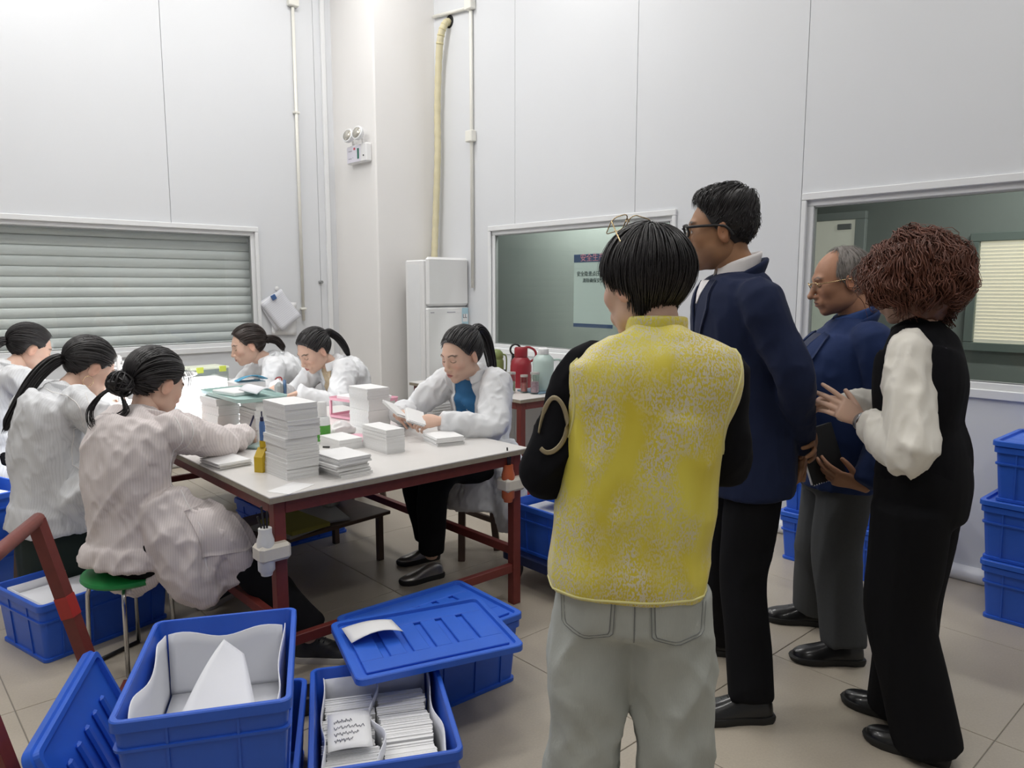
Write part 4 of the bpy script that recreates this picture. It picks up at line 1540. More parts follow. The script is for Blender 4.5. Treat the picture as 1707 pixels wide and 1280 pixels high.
def surface_nets(f, o, h):
    nx, ny, nz = f.shape
    ins = f < 0
    cs = [(i, j, k) for i in (0, 1) for j in (0, 1) for k in (0, 1)]

    def sl(a, i, j, k):
        return a[i:nx - 1 + i, j:ny - 1 + j, k:nz - 1 + k]
    cnt = sum(sl(ins, *c).astype(np.int8) for c in cs)
    act = (cnt > 0) & (cnt < 8)
    ids = -np.ones(act.shape, np.int64)
    idx = np.argwhere(act)
    ids[act] = np.arange(len(idx))
    S = np.zeros((len(idx), 3))
    n = np.zeros(len(idx))
    vals = {c: sl(f, *c)[act] for c in cs}
    for c in cs:
        for ax in range(3):
            if c[ax] == 0:
                c2 = list(c)
                c2[ax] = 1
                a, b = vals[c], vals[tuple(c2)]
                x = (a < 0) != (b < 0)
                t = np.where(x, a / np.where(x, a - b, 1), 0)
                p = np.tile(np.array(c, float), (len(idx), 1))
                p[:, ax] += t
                S += p * x[:, None]
                n += x
    V = (idx + S / n[:, None]) * h + np.asarray(o)
    F = []
    for ax in range(3):
        a1, a2 = (ax + 1) % 3, (ax + 2) % 3
        s0 = [slice(1, -1)] * 3
        s1 = [slice(1, -1)] * 3
        s0[ax] = slice(0, -1)
        s1[ax] = slice(1, None)
        A, B = ins[tuple(s0)], ins[tuple(s1)]
        e = np.argwhere(A != B)
        flip = A[A != B]
        g = e.copy()
        g[:, a1] += 1
        g[:, a2] += 1
        q = []
        for (u, v) in ((-1, -1), (0, -1), (0, 0), (-1, 0)):
            w = g.copy()
            w[:, a1] += u
            w[:, a2] += v
            q.append(ids[w[:, 0], w[:, 1], w[:, 2]])
        q = np.stack(q, 1)
        q[~flip] = q[~flip][:, ::-1]
        F.append(q)
    F = np.concatenate(F)
    F = F[(F >= 0).all(1)]
    return V, F


_heads = {}


def head_mesh(key, **kw):
    if key in _heads:
        return _heads[key]
    h = .0027
    o = np.array([-.096, -.122, -.128])
    n = (np.array([.192, .255, .256]) / h).astype(int)
    g = np.stack(np.meshgrid(*[o[i] + np.arange(n[i]) * h for i in range(3)], indexing='ij'), -1).reshape(-1, 3)
    # only evaluate close to the surface: coarse ellipsoid test
    near = np.abs(s_ell(g, (0, 0, -.005), (.085, .115, .118))) < .045
    f = np.full(len(g), .05)
    f[np.linalg.norm((g - (0, 0, 0)) / (.085, .115, .118), axis=1) < .7] = -.05
    f[near] = head_sdf(g[near], **kw)
    V, F = surface_nets(f.reshape(n), o, h)
    _heads[key] = (V, F)
    return V, F


HC = np.array([0, -.012, .0])


_rtab = {}
RN, RM = 200, 100


def skin_r(D, sex='f'):
    """distance from HC to the (feature-less) skin along unit directions D, from a table"""
    if sex not in _rtab:
        az = np.linspace(-PI, PI, RN + 1)
        el = np.linspace(-PI / 2, PI / 2, RM + 1)
        A, E_ = np.meshgrid(az, el, indexing='ij')
        G = np.stack([np.cos(E_) * np.cos(A), np.cos(E_) * np.sin(A), np.sin(E_)], -1).reshape(-1, 3)
        lo = np.full(len(G), .03)
        hi = np.full(len(G), .16)
        for _ in range(14):
            mid = (lo + hi) / 2
            ins = head_sdf(HC + G * mid[:, None], feat=False, sex=sex) < 0
            lo = np.where(ins, mid, lo)
            hi = np.where(ins, hi, mid)
        _rtab[sex] = ((lo + hi) / 2).reshape(RN + 1, RM + 1)
    t = _rtab[sex]
    n = np.maximum(np.linalg.norm(D, axis=1), 1e-9)
    u = (np.arctan2(D[:, 1], D[:, 0]) + PI) / (2 * PI) * RN
    v = (np.arcsin(np.clip(D[:, 2] / n, -1, 1)) + PI / 2) / PI * RM
    i = np.clip(u.astype(int), 0, RN - 1)
    j = np.clip(v.astype(int), 0, RM - 1)
    fu, fv = u - i, v - j
    return (t[i, j] * (1 - fu) + t[i + 1, j] * fu) * (1 - fv) + (t[i, j + 1] * (1 - fu) + t[i + 1, j + 1] * fu) * fv


def sstep(a, b, x):
    t = np.clip((x - a) / (b - a), 0, 1)
    return t * t * (3 - 2 * t)


def face_paint(V, skin, brow=(.03, .022, .02), lip=(.50, .16, .15), eyes='down', stubble=None, scalp=None, blush=.12, browt=.0032):
    x, y, z = np.abs(V[:, 0]), V[:, 1], V[:, 2]
    col = np.tile(np.array(skin, float), (len(V), 1))

    def mix(c, w):
        nonlocal col
        col = col * (1 - w[:, None]) + np.array(c) * w[:, None]
    front = (y > .045)
    # warm cheeks, ears, nose
    wr = np.exp(-(((x - .043) / .022) ** 2 + ((z + .03) / .018) ** 2)) * front * blush * 2
    mix(np.array(skin) * (1.08, .74, .70), np.clip(wr, 0, .6))
    mix(np.array(skin) * (1.05, .78, .72), np.clip((x - .073) / .006, 0, 1) * (np.abs(z + .01) < .04) * .45)
    if scalp is not None:
        mix(scalp[0], scalp[1](V))
    if stubble is not None:
        w = sstep(-.04, -.06, z) * sstep(.0, .03, y) * (1 - sstep(.018, .022, np.hypot(x, (z + .066) * 1.6)) * 0)
        mix(stubble, w * .35)
    # lips
    wl = sstep(1.1, .75, np.sqrt((x / .0215) ** 2 + ((z + .066) / (.0105 - .15 * x)) ** 2)) * (y > .075)
    mix(lip, wl * .85)
    mix(np.array(lip) * .35, np.exp(-((z + .066) / .0016) ** 2) * (x < .021) * (y > .075) * .8)
    # brows
    zb = .0225 + .006 * sstep(.012, .034, x) - .006 * sstep(.036, .052, x)
    wb = np.exp(-((z - zb) / browt) ** 4) * sstep(.010, .016, x) * sstep(.054, .046, x) * (y > .05)
    mix(brow, wb * .9)
    # eyes
    ex, ez = x - .031, z + .0015
    if eyes == 'down':
        zl = -.0065 + .0045 * (ex / .015) ** 2
        wl = np.exp(-((z - zl) / .0022) ** 2) * sstep(.0175, .0145, np.abs(ex)) * (y > .05)
        mix((.02, .015, .015), wl * .9)
        zl2 = .0065 - .004 * (ex / .016) ** 2
        mix(np.array(skin) * .5, np.exp(-((z - zl2) / .0018) ** 2) * (np.abs(ex) < .015) * (y > .05) * .5)
    else:
        w = sstep(1.15, .9, np.sqrt((ex / .0135) ** 2 + (ez / .0055) ** 2)) * (y > .05)
        mix((.75, .72, .70), w)
        mix((.03, .02, .015), sstep(1.1, .9, np.hypot(ex, ez * 1.05) / .0052) * w)
        zl = .0055 - .0052 * (ex / .0145) ** 2
        mix((.02, .015, .015), np.exp(-((ez - zl) / .0018) ** 2) * sstep(.016, .0135, np.abs(ex)) * (y > .05) * .95)
        mix(np.array(skin) * .6, np.exp(-((ez + zl) / .0014) ** 2) * (np.abs(ex) < .014) * (y > .05) * .5)
    # nostrils
    mix(np.array(skin) * .25, np.exp(-(((x - .0075) / .0035) ** 2 + ((z + .0465) / .0028) ** 2)) * (y > .085) * .9)
    return col


# ------------------------------------------------------------ hair
def sph_dirs(nu=96, nv=64):
    u = np.linspace(0, 2 * PI, nu, endpoint=False)
    v = np.linspace(.02, PI - .02, nv)
    D = np.array([(math.sin(b) * math.cos(a), math.sin(b) * math.sin(a), math.cos(b)) for b in v for a in u])
    F = []
    for j in range(nv - 1):
        for i in range(nu):
            F.append((j * nu + i, (j + 1) * nu + i, (j + 1) * nu + (i + 1) % nu, j * nu + (i + 1) % nu))
    F.append(tuple(range(nu)))
    F.append(tuple((nv - 1) * nu + i for i in range(nu - 1, -1, -1)))
    return D, F


HL_Z = np.array([-.13, -.10, -.085, -.05, -.025, -.005, .02, .045, .062, .078, .09, .2])


def hairline(zs, kind):
    if kind == 'pulled':      # ponytails: ears free
        ys = [-.5, -.2, -.055, -.040, -.028, .014, .036, .048, .055, .064, .078, .5]
    elif kind == 'short':     # man, short back and sides
        ys = [-.5, -.2, -.070, -.035, -.012, .020, .040, .052, .060, .072, .3, .5]
    elif kind == 'balding':
        ys = [-.5, -.2, -.070, -.035, -.015, .014, .034, .034, .024, .016, .010, .0]
    else:                     # full
        ys = [-.5, -.2, -.03, .0, .02, .03, .045, .058, .066, .08, .3, .5]
    return np.interp(zs, HL_Z, ys)


def ear_zone(P):
    return np.sqrt(((P[:, 1] + .006) / .026) ** 2 + ((P[:, 2] + .016) / .036) ** 2) + 5 * (np.abs(P[:, 0]) < .055)


def hair_mask(P, kind, soft=.014):
    m = sstep(-.003, soft, hairline(P[:, 2], kind) - P[:, 1])
    if kind == 'pulled':
        m = m * sstep(.85, 1.15, ear_zone(P))
    return m


def strands(paths, w, flat=.45, tip=.25, root=.6):
    """paths (n,k,3) -> ribbons with a three sided section"""
    n, k, _ = paths.shape
    T = np.gradient(paths, axis=1)
    T /= np.maximum(np.linalg.norm(T, axis=2, keepdims=True), 1e-9)
    O = paths - HC
    O /= np.maximum(np.linalg.norm(O, axis=2, keepdims=True), 1e-9)
    S = np.cross(T, O)
    S /= np.maximum(np.linalg.norm(S, axis=2, keepdims=True), 1e-6)
    U = np.cross(S, T)
    t = np.linspace(0, 1, k)
    prof = np.minimum(root + (1 - root) * t / .25, 1) * np.where(t > .7, 1 - (1 - tip) * (t - .7) / .3, 1)
    ww = (np.ones(n) * w)[:, None, None] * prof[None, :, None]
    R = [paths + S * ww, paths + U * ww * flat * 1.6, paths - S * ww]
    V = np.stack(R, 2).reshape(-1, 3)
    F = []
    base = np.arange(n) * k * 3
    fl = []
    for j in range(k - 1):
        for i in range(3):
            i2 = (i + 1) % 3
            fl.append((j * 3 + i, j * 3 + i2, (j + 1) * 3 + i2, (j + 1) * 3 + i))
    fl = np.array(fl)
    F = (base[:, None, None] + fl[None]).reshape(-1, 4)
    return V, F


def slerp_paths(d0, d1, k, rad, lift=0.0, **kw):
    """arcs over the head from directions d0 to d1, radius = skin + rad(t)"""
    d0 = d0 / np.linalg.norm(d0, axis=1, keepdims=True)
    d1 = d1 / np.linalg.norm(d1, axis=1, keepdims=True)
    om = np.arccos(np.clip((d0 * d1).sum(1), -1, 1))
    so = np.maximum(np.sin(om), 1e-4)
    t = np.linspace(0, 1, k)
    D = (np.sin((1 - t)[None] * om[:, None]) / so[:, None])[:, :, None] * d0[:, None] + (np.sin(t[None] * om[:, None]) / so[:, None])[:, :, None] * d1[:, None]
    D /= np.linalg.norm(D, axis=2, keepdims=True)
    r = skin_r(D.reshape(-1, 3), **kw).reshape(D.shape[:2])
    return HC + D * (r + rad)[:, :, None], D


def unit(v):
    v = np.asarray(v, float)
    return v / np.linalg.norm(v)


def hair_pulled(tie, thick=.010, tail=None, tail_w=.022, n=330, seed=0, part=0.0, nt=70, flare=1.0, sex='f'):
    """hair combed back to a tie; tail: list of points in head space"""
    g = np.random.default_rng(seed)
    D, F = sph_dirs()
    r = skin_r(D, sex=sex)
    P = HC + D * r[:, None]
    mk = hair_mask(P, 'pulled')
    tn = thick * (1 + .5 * sstep(.02, .09, P[:, 2]))
    V = HC + D * (r + np.where(mk > 0, tn * mk, 0) - (1 - mk) * .008)[:, None]
    parts = [(V, F)]
    # strands start along the hairline and over the scalp
    pick = np.where(mk > .15)[0]
    d0 = D[g.choice(pick, n * 3)]
    q = HC + d0 * skin_r(d0, sex=sex)[:, None]
    edge = hair_mask(q, 'pulled') < .9
    d0 = np.concatenate([d0[edge][:n * 2 // 3], d0[~edge]])[:n]
    d0 = d0 + g.normal(0, .01, d0.shape)
    tdir = unit(np.asarray(tie) - HC)
    d1 = tdir + g.normal(0, .05, (len(d0), 3))
    tt = np.linspace(0, 1, 11)
    q = HC + (d0 / np.linalg.norm(d0, axis=1, keepdims=True)) * .09
    th = thick * (.95 + .22 * np.sin(tt * PI)) + .0006
    rad = th[None] * (1 + .5 * sstep(.02, .09, q[:, 2]))[:, None] + g.uniform(-.001, .0022, (len(d0), 1))
    W, _ = slerp_paths(d0, d1, 11, rad, sex=sex)
    W = W[ear_zone(W.reshape(-1, 3)).reshape(len(W), -1).min(1) > .95]
    parts.append(strands(W, g.uniform(.0022, .0048, len(W))))
    if tail is not None:
        C_ = catmull(tail, 8)
        k = len(C_)
        t = np.linspace(0, 1, k)
        prof = np.interp(t, [0, .12, .5, .85, 1], [.55, 1.0, 1.0 * flare, .8 * flare, .35])
        V2, F2 = tube(C_, tail_w * prof * .8, tail_w * prof * .7, side=(1, 0, 0), n=12, sub=0)
        parts.append((V2, F2))
        T = np.gradient(C_, axis=0)
        T /= np.linalg.norm(T, axis=1, keepdims=True)
        s = np.array([1.0, 0, 0]) - T * T[:, :1]
        s /= np.maximum(np.linalg.norm(s, axis=1, keepdims=True), 1e-6)
        u = np.cross(s, T)
        a = g.uniform(0, 2 * PI, nt)
        rr = np.sqrt(g.uniform(.45, 1, nt)) * tail_w
        off = (np.cos(a) * rr)[:, None, None] * s[None] + (np.sin(a) * rr)[:, None, None] * u[None]
        wav = 1 + .12 * np.sin(t[None] * 7 + g.uniform(0, 6, nt)[:, None])
        TP = C_[None] + off * (prof[None] * wav)[:, :, None]
        TP[:, -1] += T[-1] * g.uniform(-.02, .02, (nt, 1))
        parts.append(strands(TP, tail_w * .16, flat=.6, tip=.1))
    return join(parts)


def hair_fall(kind, thick, length, n=800, seed=0, crown=(0, -.02, .12), curl=0.0, w=.0035, wob=.0, sex='f', shell=True, low=.0, amax=None, k=12, clump=0.0):
    """hair falling from the crown over the head; length in radians of arc as fn of azimuth"""
    g = np.random.default_rng(seed)
    D, F = sph_dirs()
    r = skin_r(D, sex=sex)
    P = HC + D * r[:, None]
    mk = hair_mask(P, kind)
    th = thick(P) if callable(thick) else np.full(len(P), thick)
    parts = []
    if shell:
        nz = 1 + .25 * (vnoise(P * 60, seed) - .5) * (1 if curl else .5)
        V = HC + D * (r + np.where(mk > 0, th * nz * mk * .92, 0) - (1 - mk) * .008)[:, None]
        parts.append((V, F))
    pick = np.where((mk > .3))[0]
    wgt = np.sin(np.arccos(np.clip(D[pick][:, 2], -1, 1)))
    d0 = D[g.choice(pick, n, p=wgt / wgt.sum())] + g.normal(0, .02, (n, 3))
    d0 /= np.linalg.norm(d0, axis=1, keepdims=True)
    c = unit(np.asarray(crown) - HC)
    # move away from the crown along the great circle
    tang = d0 - c * (d0 @ c)[:, None]
    tang /= np.maximum(np.linalg.norm(tang, axis=1, keepdims=True), 1e-6)
    a0 = np.arccos(np.clip(d0 @ c, -1, 1))
    L = (length(d0) if callable(length) else np.full(n, length)) * g.uniform(.75, 1.15, n)
    t = np.linspace(0, 1, k)
    ang = a0[:, None] + (t[None] - .25) * L[:, None]
    if amax is not None:
        am = amax(tang) * g.uniform(.94, 1.04, n)
        over = ang.max(1) - am
        ang = ang - np.maximum(over, 0)[:, None]
        ang = np.maximum(ang, .02)
    Dp = np.cos(ang)[:, :, None] * c + np.sin(ang)[:, :, None] * tang[:, None]
    rr = skin_r(Dp.reshape(-1, 3), sex=sex).reshape(n, k)
    PP = HC + Dp * rr[:, :, None]
    tk = (thick(PP.reshape(-1, 3)).reshape(n, k) if callable(thick) else np.full((n, k), thick))
    rad = tk * (.75 + .35 * np.sin(t * PI)[None]) + g.uniform(-.004, .003, (n, 1)) * (3 if curl else 1)
    W = HC + Dp * (rr + rad)[:, :, None]
    if low:
        # ends hang straight down instead of hugging the neck
        z = W[:, :, 2]
        hang = sstep(-.02, -.09, z)
        W[:, :, 0] += hang * (HC[0] + Dp[:, :, 0] * (.088) - W[:, :, 0]) * low
        W[:, :, 1] += hang * (HC[1] + Dp[:, :, 1] * (.105) - W[:, :, 1]) * low
    if curl:
        ph = g.uniform(0, 6.28, (n, 1))
        fr = g.uniform(1.5, 3.0, (n, 1))
        side = np.cross(Dp, tang[:, None])
        W += side * (np.sin(t[None] * 6.28 * fr + ph) * curl)[:, :, None] + Dp * (np.cos(t[None] * 6.28 * fr + ph) * curl * .8)[:, :, None]
    if clump:
        Q = W.reshape(-1, 3)
        dv = np.stack([vnoise(Q * 26, seed + q) - .5 for q in range(3)], 1) + .5 * np.stack([vnoise(Q * 60, seed + 5 + q) - .5 for q in range(3)], 1)
        W = W + (dv - dv.mean(0)).reshape(W.shape) * clump * np.linspace(.5, 1.2, k)[None, :, None]
    if wob:
        W += g.normal(0, wob, (n, 1, 3)) * t[None, :, None]
    parts.append(strands(W, g.uniform(.6, 1.2, n) * w))
    return join(parts)


# ------------------------------------------------------------ hands
_hands = {}


def hand_mesh(key, curl=(.3, .35, .4, .45), pip=1.1, thumb=(.7, .35), side=1, spread=.06, sc=1.0):
    """right hand (side=1): wrist at origin, fingers +y, palm looks -z, thumb on -x"""
    kk = (key, side, sc)
    if kk in _hands:
        return _hands[kk]
    parts = []
    parts.append(tube([(0, -.035, 0), (0, .0, 0), (-.002, .03, -.001), (0, .062, 0), (.001, .086, .002)], [.026, .026, .034, .041, .039], [.020, .019, .0175, .0145, .0115], side=(1, 0, 0), n=16, sub=3))
    xs = (-.029, -.0095, .0105, .029)
    ys = (.086, .091, .088, .079)
    ln = ((.042, .026, .021), (.046, .030, .022), (.042, .028, .021), (.033, .021, .019))
    for i in range(4):
        p = np.array([xs[i], ys[i] - .012, .001])
        a = 0.0
        pts = [p.copy()]
        yaw = -spread * (1.5 - i)
        for j, l in enumerate(ln[i]):
            a += curl[i] * (1.0 if j == 0 else (pip if j == 1 else pip * .6))
            d = np.array([math.sin(yaw) * math.cos(a), math.cos(yaw) * math.cos(a), -math.sin(a)])
            if j == 0:
                pts.append(p + d * (l + .012) * .5)
                p = p + d * (l + .012)
            else:
                p = p + d * l
            pts.append(p.copy())
        r0 = (.0088, .0092, .0088, .0078)[i]
        parts.append(tube(pts, [r0 * 1.05, r0, r0 * 1.02, r0 * .92, r0 * .78], n=10, sub=2))
    sp, fl = thumb
    p = np.array([-.018, .012, -.006])
    pts = [p.copy()]
    d = np.array([-math.sin(sp), math.cos(sp), -.35])
    for j, l in enumerate((.038, .034, .026)):
        dd = d / np.linalg.norm(d)
        p = p + dd * l
        pts.append(p.copy())
        d = d + np.array([fl * .7, .1, -fl * .5])
    parts.append(tube(pts, [.015, .0125, .0105, .0082], n=10, sub=3))
    V, F = union(parts, .0032, 3)
    V = V * sc
    if side < 0:
        V = V * (-1, 1, 1)
        F = F[:, ::-1].copy()
    _hands[kk] = (V, F)
    return V, F


def frame3(y, z):
    """matrix with columns x, y, z from a forward (y) and an up (z) hint"""
    y = unit(y)
    z = np.asarray(z, float)
    z = unit(z - y * (z @ y))
    return np.stack([np.cross(y, z), y, z], 1)


def place_hand(wrist, fdir, back, **kw):
    """fdir: where the fingers point, back: where the back of the hand looks"""
    V, F = hand_mesh(**kw)
    return V @ frame3(fdir, back).T + np.asarray(wrist), F


def ik(a, c, l1, l2, pole):
    """elbow position between a and c, bending towards pole"""
    a, c, pole = (np.asarray(v, float) for v in (a, c, pole))
    d = c - a
    L = np.linalg.norm(d)
    if L > (l1 + l2) * .999:
        s = L / (l1 + l2) * 1.002
        l1, l2 = l1 * s, l2 * s
    x = (l1 * l1 - l2 * l2 + L * L) / (2 * L)
    h = math.sqrt(max(0, l1 * l1 - x * x))
    n = d / L
    p = pole - a
    p = p - n * (p @ n)
    p /= max(np.linalg.norm(p), 1e-9)
    return a + n * x + p * h


# ------------------------------------------------------------ shoes
def shoe(name, parent, ankle, fdir, m_up, m_sole, L=.27, w=.048, kind='derby', toe=1.0):
    """ankle: point on the floor under the ankle; fdir: toe direction"""
    root = empty(name, (ankle[0], ankle[1], 0), math.atan2(fdir[1], fdir[0]) - PI / 2, parent=parent)
    ys = np.array([-.26, -.22, -.1, .05, .2, .36, .5, .62, .70, .735]) * L
    ws = np.array([.55, .80, .92, .86, .90, 1.04, 1.05, .88, .55, .22]) * w
    top = np.array([.55, .90, 1.0, 1.0, .82, .60, .50, .42, .30, .18]) * (.085 if kind != 'loafer' else .068) * (1 if kind != 'pump' else .7)
    V, F = [], []
    n = 16
    z0 = .022
    for y, a, t in zip(ys, ws, top):
        for i in range(n):
            th = 2 * PI * i / n
            cx_, sz = math.cos(th), math.sin(th)
            x = a * math.copysign(abs(cx_) ** .75, cx_) * (1 - .28 * max(0, sz))
            zz = z0 + (max(0, sz) ** .8) * t if sz >= 0 else z0 - .006 * (-sz)
            V.append((x, y, zz))
    for j in range(len(ys) - 1):
        for i in range(n):
            i2 = (i + 1) % n
            F.append((j * n + i, (j + 1) * n + i, (j + 1) * n + i2, j * n + i2))
    F.append(tuple(range(n)))
    F.append(tuple((len(ys) - 1) * n + i for i in range(n - 1, -1, -1)))
    me = to_mesh('upper', V, F, m_up, True)
    o = obj('upper', me, root)
    s = o.modifiers.new('s', 'SUBSURF')
    s.levels = s.render_levels = 1
    V, F = [], []
    sc = 1.08
    for z, q in ((.0, .97), (.006, 1.0), (.020, 1.02), (.026, .99)):
        for y, a in list(zip(ys, ws)) + list(zip(ys[::-1], -ws[::-1])):
            V.append((a * sc * q, y * (1.03 if y > 0 else 1.05) * q, z))
    k = 2 * len(ys)
    for j in range(3):
        for i in range(k):
            i2 = (i + 1) % k
            F.append((j * k + i, j * k + i2, (j + 1) * k + i2, (j + 1) * k + i))
    F.append(tuple(range(k - 1, -1, -1)))
    F.append(tuple(3 * k + i for i in range(k)))
    me = to_mesh('sole', V, F, m_sole)
    autosmooth(me)
    obj('sole', me, root)
    if kind in ('derby', 'sneaker'):
        lm = M_black if kind == 'derby' else M_white
        for i in range(4):
            y = L * (.12 + .075 * i)
            zt = .022 + .085 * (.92 - .115 * i)
            MB().tube([(-.022, y, zt - .010), (0, y + .004, zt + .003), (.022, y, zt - .010)], .0026, 6).build('lace', M_black, root, smooth=True)
        P = [(0, L * .12, .10), (.02, L * .10, .112), (.035, L * .13, .10), (.015, L * .15, .098), (0, L * .13, .1), (-.02, L * .11, .112), (-.034, L * .14, .1)]
        MB().tube(catmull(P, 4), .0023, 6).build('lace_bow', M_black, root, smooth=True)
    if kind == 'loafer':
        MB().tube([(-.024, L * .3, .062), (0, L * .31, .072), (.024, L * .3, .062)], .006, 8).build('strap', m_up, root, smooth=True)
        for sx in (-1, 1):
            MB().tube([(sx * .012 + .009 * math.cos(t), L * .31 + .008 * math.sin(t), .078) for t in np.linspace(0, 2 * PI, 13)], .0025, 6).build('buckle_ring', mat('buckle_gold', (.6, .5, .3), rough=.25, metal=1), root, smooth=True)
    return root


# ------------------------------------------------------------ patches on a garment
def bvh_of(V, F):
    return BVHTree.FromPolygons(V.tolist(), F.tolist() if isinstance(F, np.ndarray) else F)


def res_poly(P, n):
    P = np.asarray(P, float)
    s = np.concatenate([[0], np.cumsum(np.linalg.norm(np.diff(P, axis=0), axis=1))])
    t = np.linspace(0, s[-1], n)
    return np.stack([np.interp(t, s, P[:, i]) for i in range(P.shape[1])], 1)


def patch(bvh, O, X, Z, N, ea, eb, nu=8, nv=14, off=.004, th=.004, back=.5):
    """sheet between two polylines (plane coords along X, Z from O), dropped on the garment along -N"""
    O, X, Z, N = (np.asarray(v, float) for v in (O, X, Z, N))
    A, B = res_poly(ea, nv), res_poly(eb, nv)
    V = []
    last = None
    for j in range(nv):
        for i in range(nu):
            q = A[j] + (B[j] - A[j]) * i / (nu - 1)
            p = O + X * q[0] + Z * q[1]
            h = bvh.ray_cast(Vector(p + N * back), Vector(-N))
            if h[0] is None:
                w = p + N * (last if last is not None else 0)
            else:
                w = np.array(h[0])
                last = (w - p) @ N
            V.append(w + N * off)
    V = np.array(V)
    F = []
    for j in range(nv - 1):
        for i in range(nu - 1):
            q = j * nu + i
            F.append((q, q + 1, q + nu + 1, q + nu))
    n = len(V)
    Nn = vnormals(V, F)
    if (Nn @ N).mean() < 0:
        F = [f[::-1] for f in F]
        Nn = -Nn
    W = np.concatenate([V + Nn * th, V - Nn * th])
    G = list(F) + [tuple(n + k for k in f[::-1]) for f in F]
    per = list(range(nu)) + [j * nu + nu - 1 for j in range(1, nv)] + [(nv - 1) * nu + i for i in range(nu - 2, -1, -1)] + [j * nu for j in range(nv - 2, 0, -1)]
    for a, c in zip(per, per[1:] + per[:1]):
        G.append((a, n + a, n + c, c))
    return W, G


# ------------------------------------------------------------ the figure
M_skin = mat('skin', (.6, .4, .3), rough=.48, attr='Col', noise=.05, nscale=30, subsurf=.06, spec=.35)
M_hair = mat('hair_black', (.012, .010, .011), rough=.42, spec=.5, noise=.3, nscale=40)
M_hairb = mat('hair_dark_brown', (.022, .012, .009), rough=.36, spec=.5, noise=.3, nscale=40)
SKIN_F = (.70, .465, .36)


class Person:
    """points are given in world space and turned into the local frame of the root at the feet"""

    def __init__(s, loc, az, label, hs=1.0, sex='f', skin=SKIN_F):
        s.az = math.radians(az)
        s.root = empty('person', (loc[0], loc[1], 0), -s.az, label, 'person')
        s.o = np.array([loc[0], loc[1], 0.0])
        c, sn = math.cos(s.az), math.sin(s.az)
        s.R = np.array([[c, sn, 0], [-sn, c, 0], [0, 0, 1.0]])   # columns: local x (right), y (forward), z in world
        s.skin = skin
        s.sex = sex
        s.hs = hs
        s.body = []
        s.cols = []

    def L(s, p):
        return (np.asarray(p, float) - s.o) @ s.R

    def add_skin(s, V, F, col=None):
        s.body.append((V, F))
        s.cols.append(np.tile(np.array(s.skin), (len(V), 1)) if col is None else col)

    def head(s, pos, yaw, pitch, roll=0, key=None, hk={}, **paint):
        """pos: centre of the head (local); yaw left +, pitch down +"""
        V, F = head_mesh(key or s.sex, sex=s.sex, **hk)
        s.hR = rotm('Z', math.radians(yaw)) @ rotm('X', -math.radians(pitch)) @ rotm('Y', math.radians(roll))
        s.hp = np.asarray(pos, float)
        col = face_paint(V, s.skin, **paint)
        s.add_skin(V * s.hs @ s.hR.T + s.hp, F, col)

    def H(s, V):
        """head space -> local"""
        return np.asarray(V, float) * s.hs @ s.hR.T + s.hp

    def limbs(s, torso, arms, legs, neck_r=.052):
        """hidden body: torso chain, arms, legs; one continuous surface"""
        parts = []
        pts, ra, rb = torso
        parts.append(tube(pts, ra, rb, side=(1, 0, 0), n=18, sub=3))
        top = np.asarray(pts[-1], float)
        hb = s.H([(0, -.030, -.03)])[0]
        hm = s.H([(0, -.022, -.085)])[0]
        parts.append(tube([top + (0, .022, -.03), top * .5 + hm * .5 + (0, .012, 0), hm, hb], [neck_r * 1.0, neck_r * .98, neck_r, neck_r * .85], n=16, sub=3))
        for (a, e, w, r) in arms:
            parts.append(tube([a, e, w], r, n=12, sub=4))
        for (h, k, an, r) in legs:
            parts.append(tube([h, k, an], r, n=14, sub=4))
        V, F = union(parts, .012, 3)
        s.add_skin(V, F)

    def finish_body(s):
        V, F = join(s.body)
        me = to_mesh('body', V, F, M_skin, True, np.concatenate(s.cols))
        return obj('body', me, s.root)

    def part(s, name, V, F, m, smooth=True, **kw):
        return obj(name, to_mesh(name, V, F, m, smooth), kw.pop('parent', s.root), **kw)


def glasses(p, m_frame, r=.0022, w=.056, h=.036, z=.0, y=.103, temple_drop=.0, full=True, name='glasses', lens=None, M=None, bridge=True):
    """rims, lenses and temples in head space"""
    f = (lambda V: p.H(V)) if M is None else (lambda V: p.H(np.asarray(V) @ M[0].T + M[1]))
    g = empty(name, (0, 0, 0), 0, parent=p.root)
    for sx in (-1, 1):
        P = []
        for (a, b) in rrect(w / 2, h / 2, h * .32, 4):
            xx = sx * .033 + a
            P.append((xx, y - .35 * max(0, abs(xx) - .02) - (.0 if b > 0 else .004), z + b))
        V, F = tube(f(P), r * p.hs, n=8, sub=0, closed=True)
        if full:
            obj('rim', to_mesh('rim', V, F, m_frame, True), g)
        else:
            k = len(P) // 2 + 1
            obj('rim', to_mesh('rim', *tube(f(P[:k]), r * p.hs, n=8, sub=0), m_frame, True), g)
        Q = f(P)
        c = Q.mean(0)
        obj('lens', to_mesh('lens', np.vstack([Q, c]), [(i, (i + 1) % len(Q), len(Q)) for i in range(len(Q))], lens or M_tglass), g)
        tp = [(sx * (.033 + w / 2), y - .35 * (.013 + w / 2) , z + h * .28), (sx * .074, .055, z + h * .25), (sx * .081, .0, z + .006), (sx * .081, -.02, z - .002), (sx * .078, -.036, z - .022)]
        obj('temple', to_mesh('temple', *tube(f(tp), [r * p.hs * 1.2] * 5, n=8, sub=3), m_frame, True), g)
    bp = [(-.033 + w / 2 - .001, y - .004, z + .006), (0, y + .004, z + .010), (.033 - w / 2 + .001, y - .004, z + .006)]
    obj('bridge', to_mesh('bridge', *tube(f(bp), r * p.hs, n=8, sub=3), m_frame, True), g)
    return g
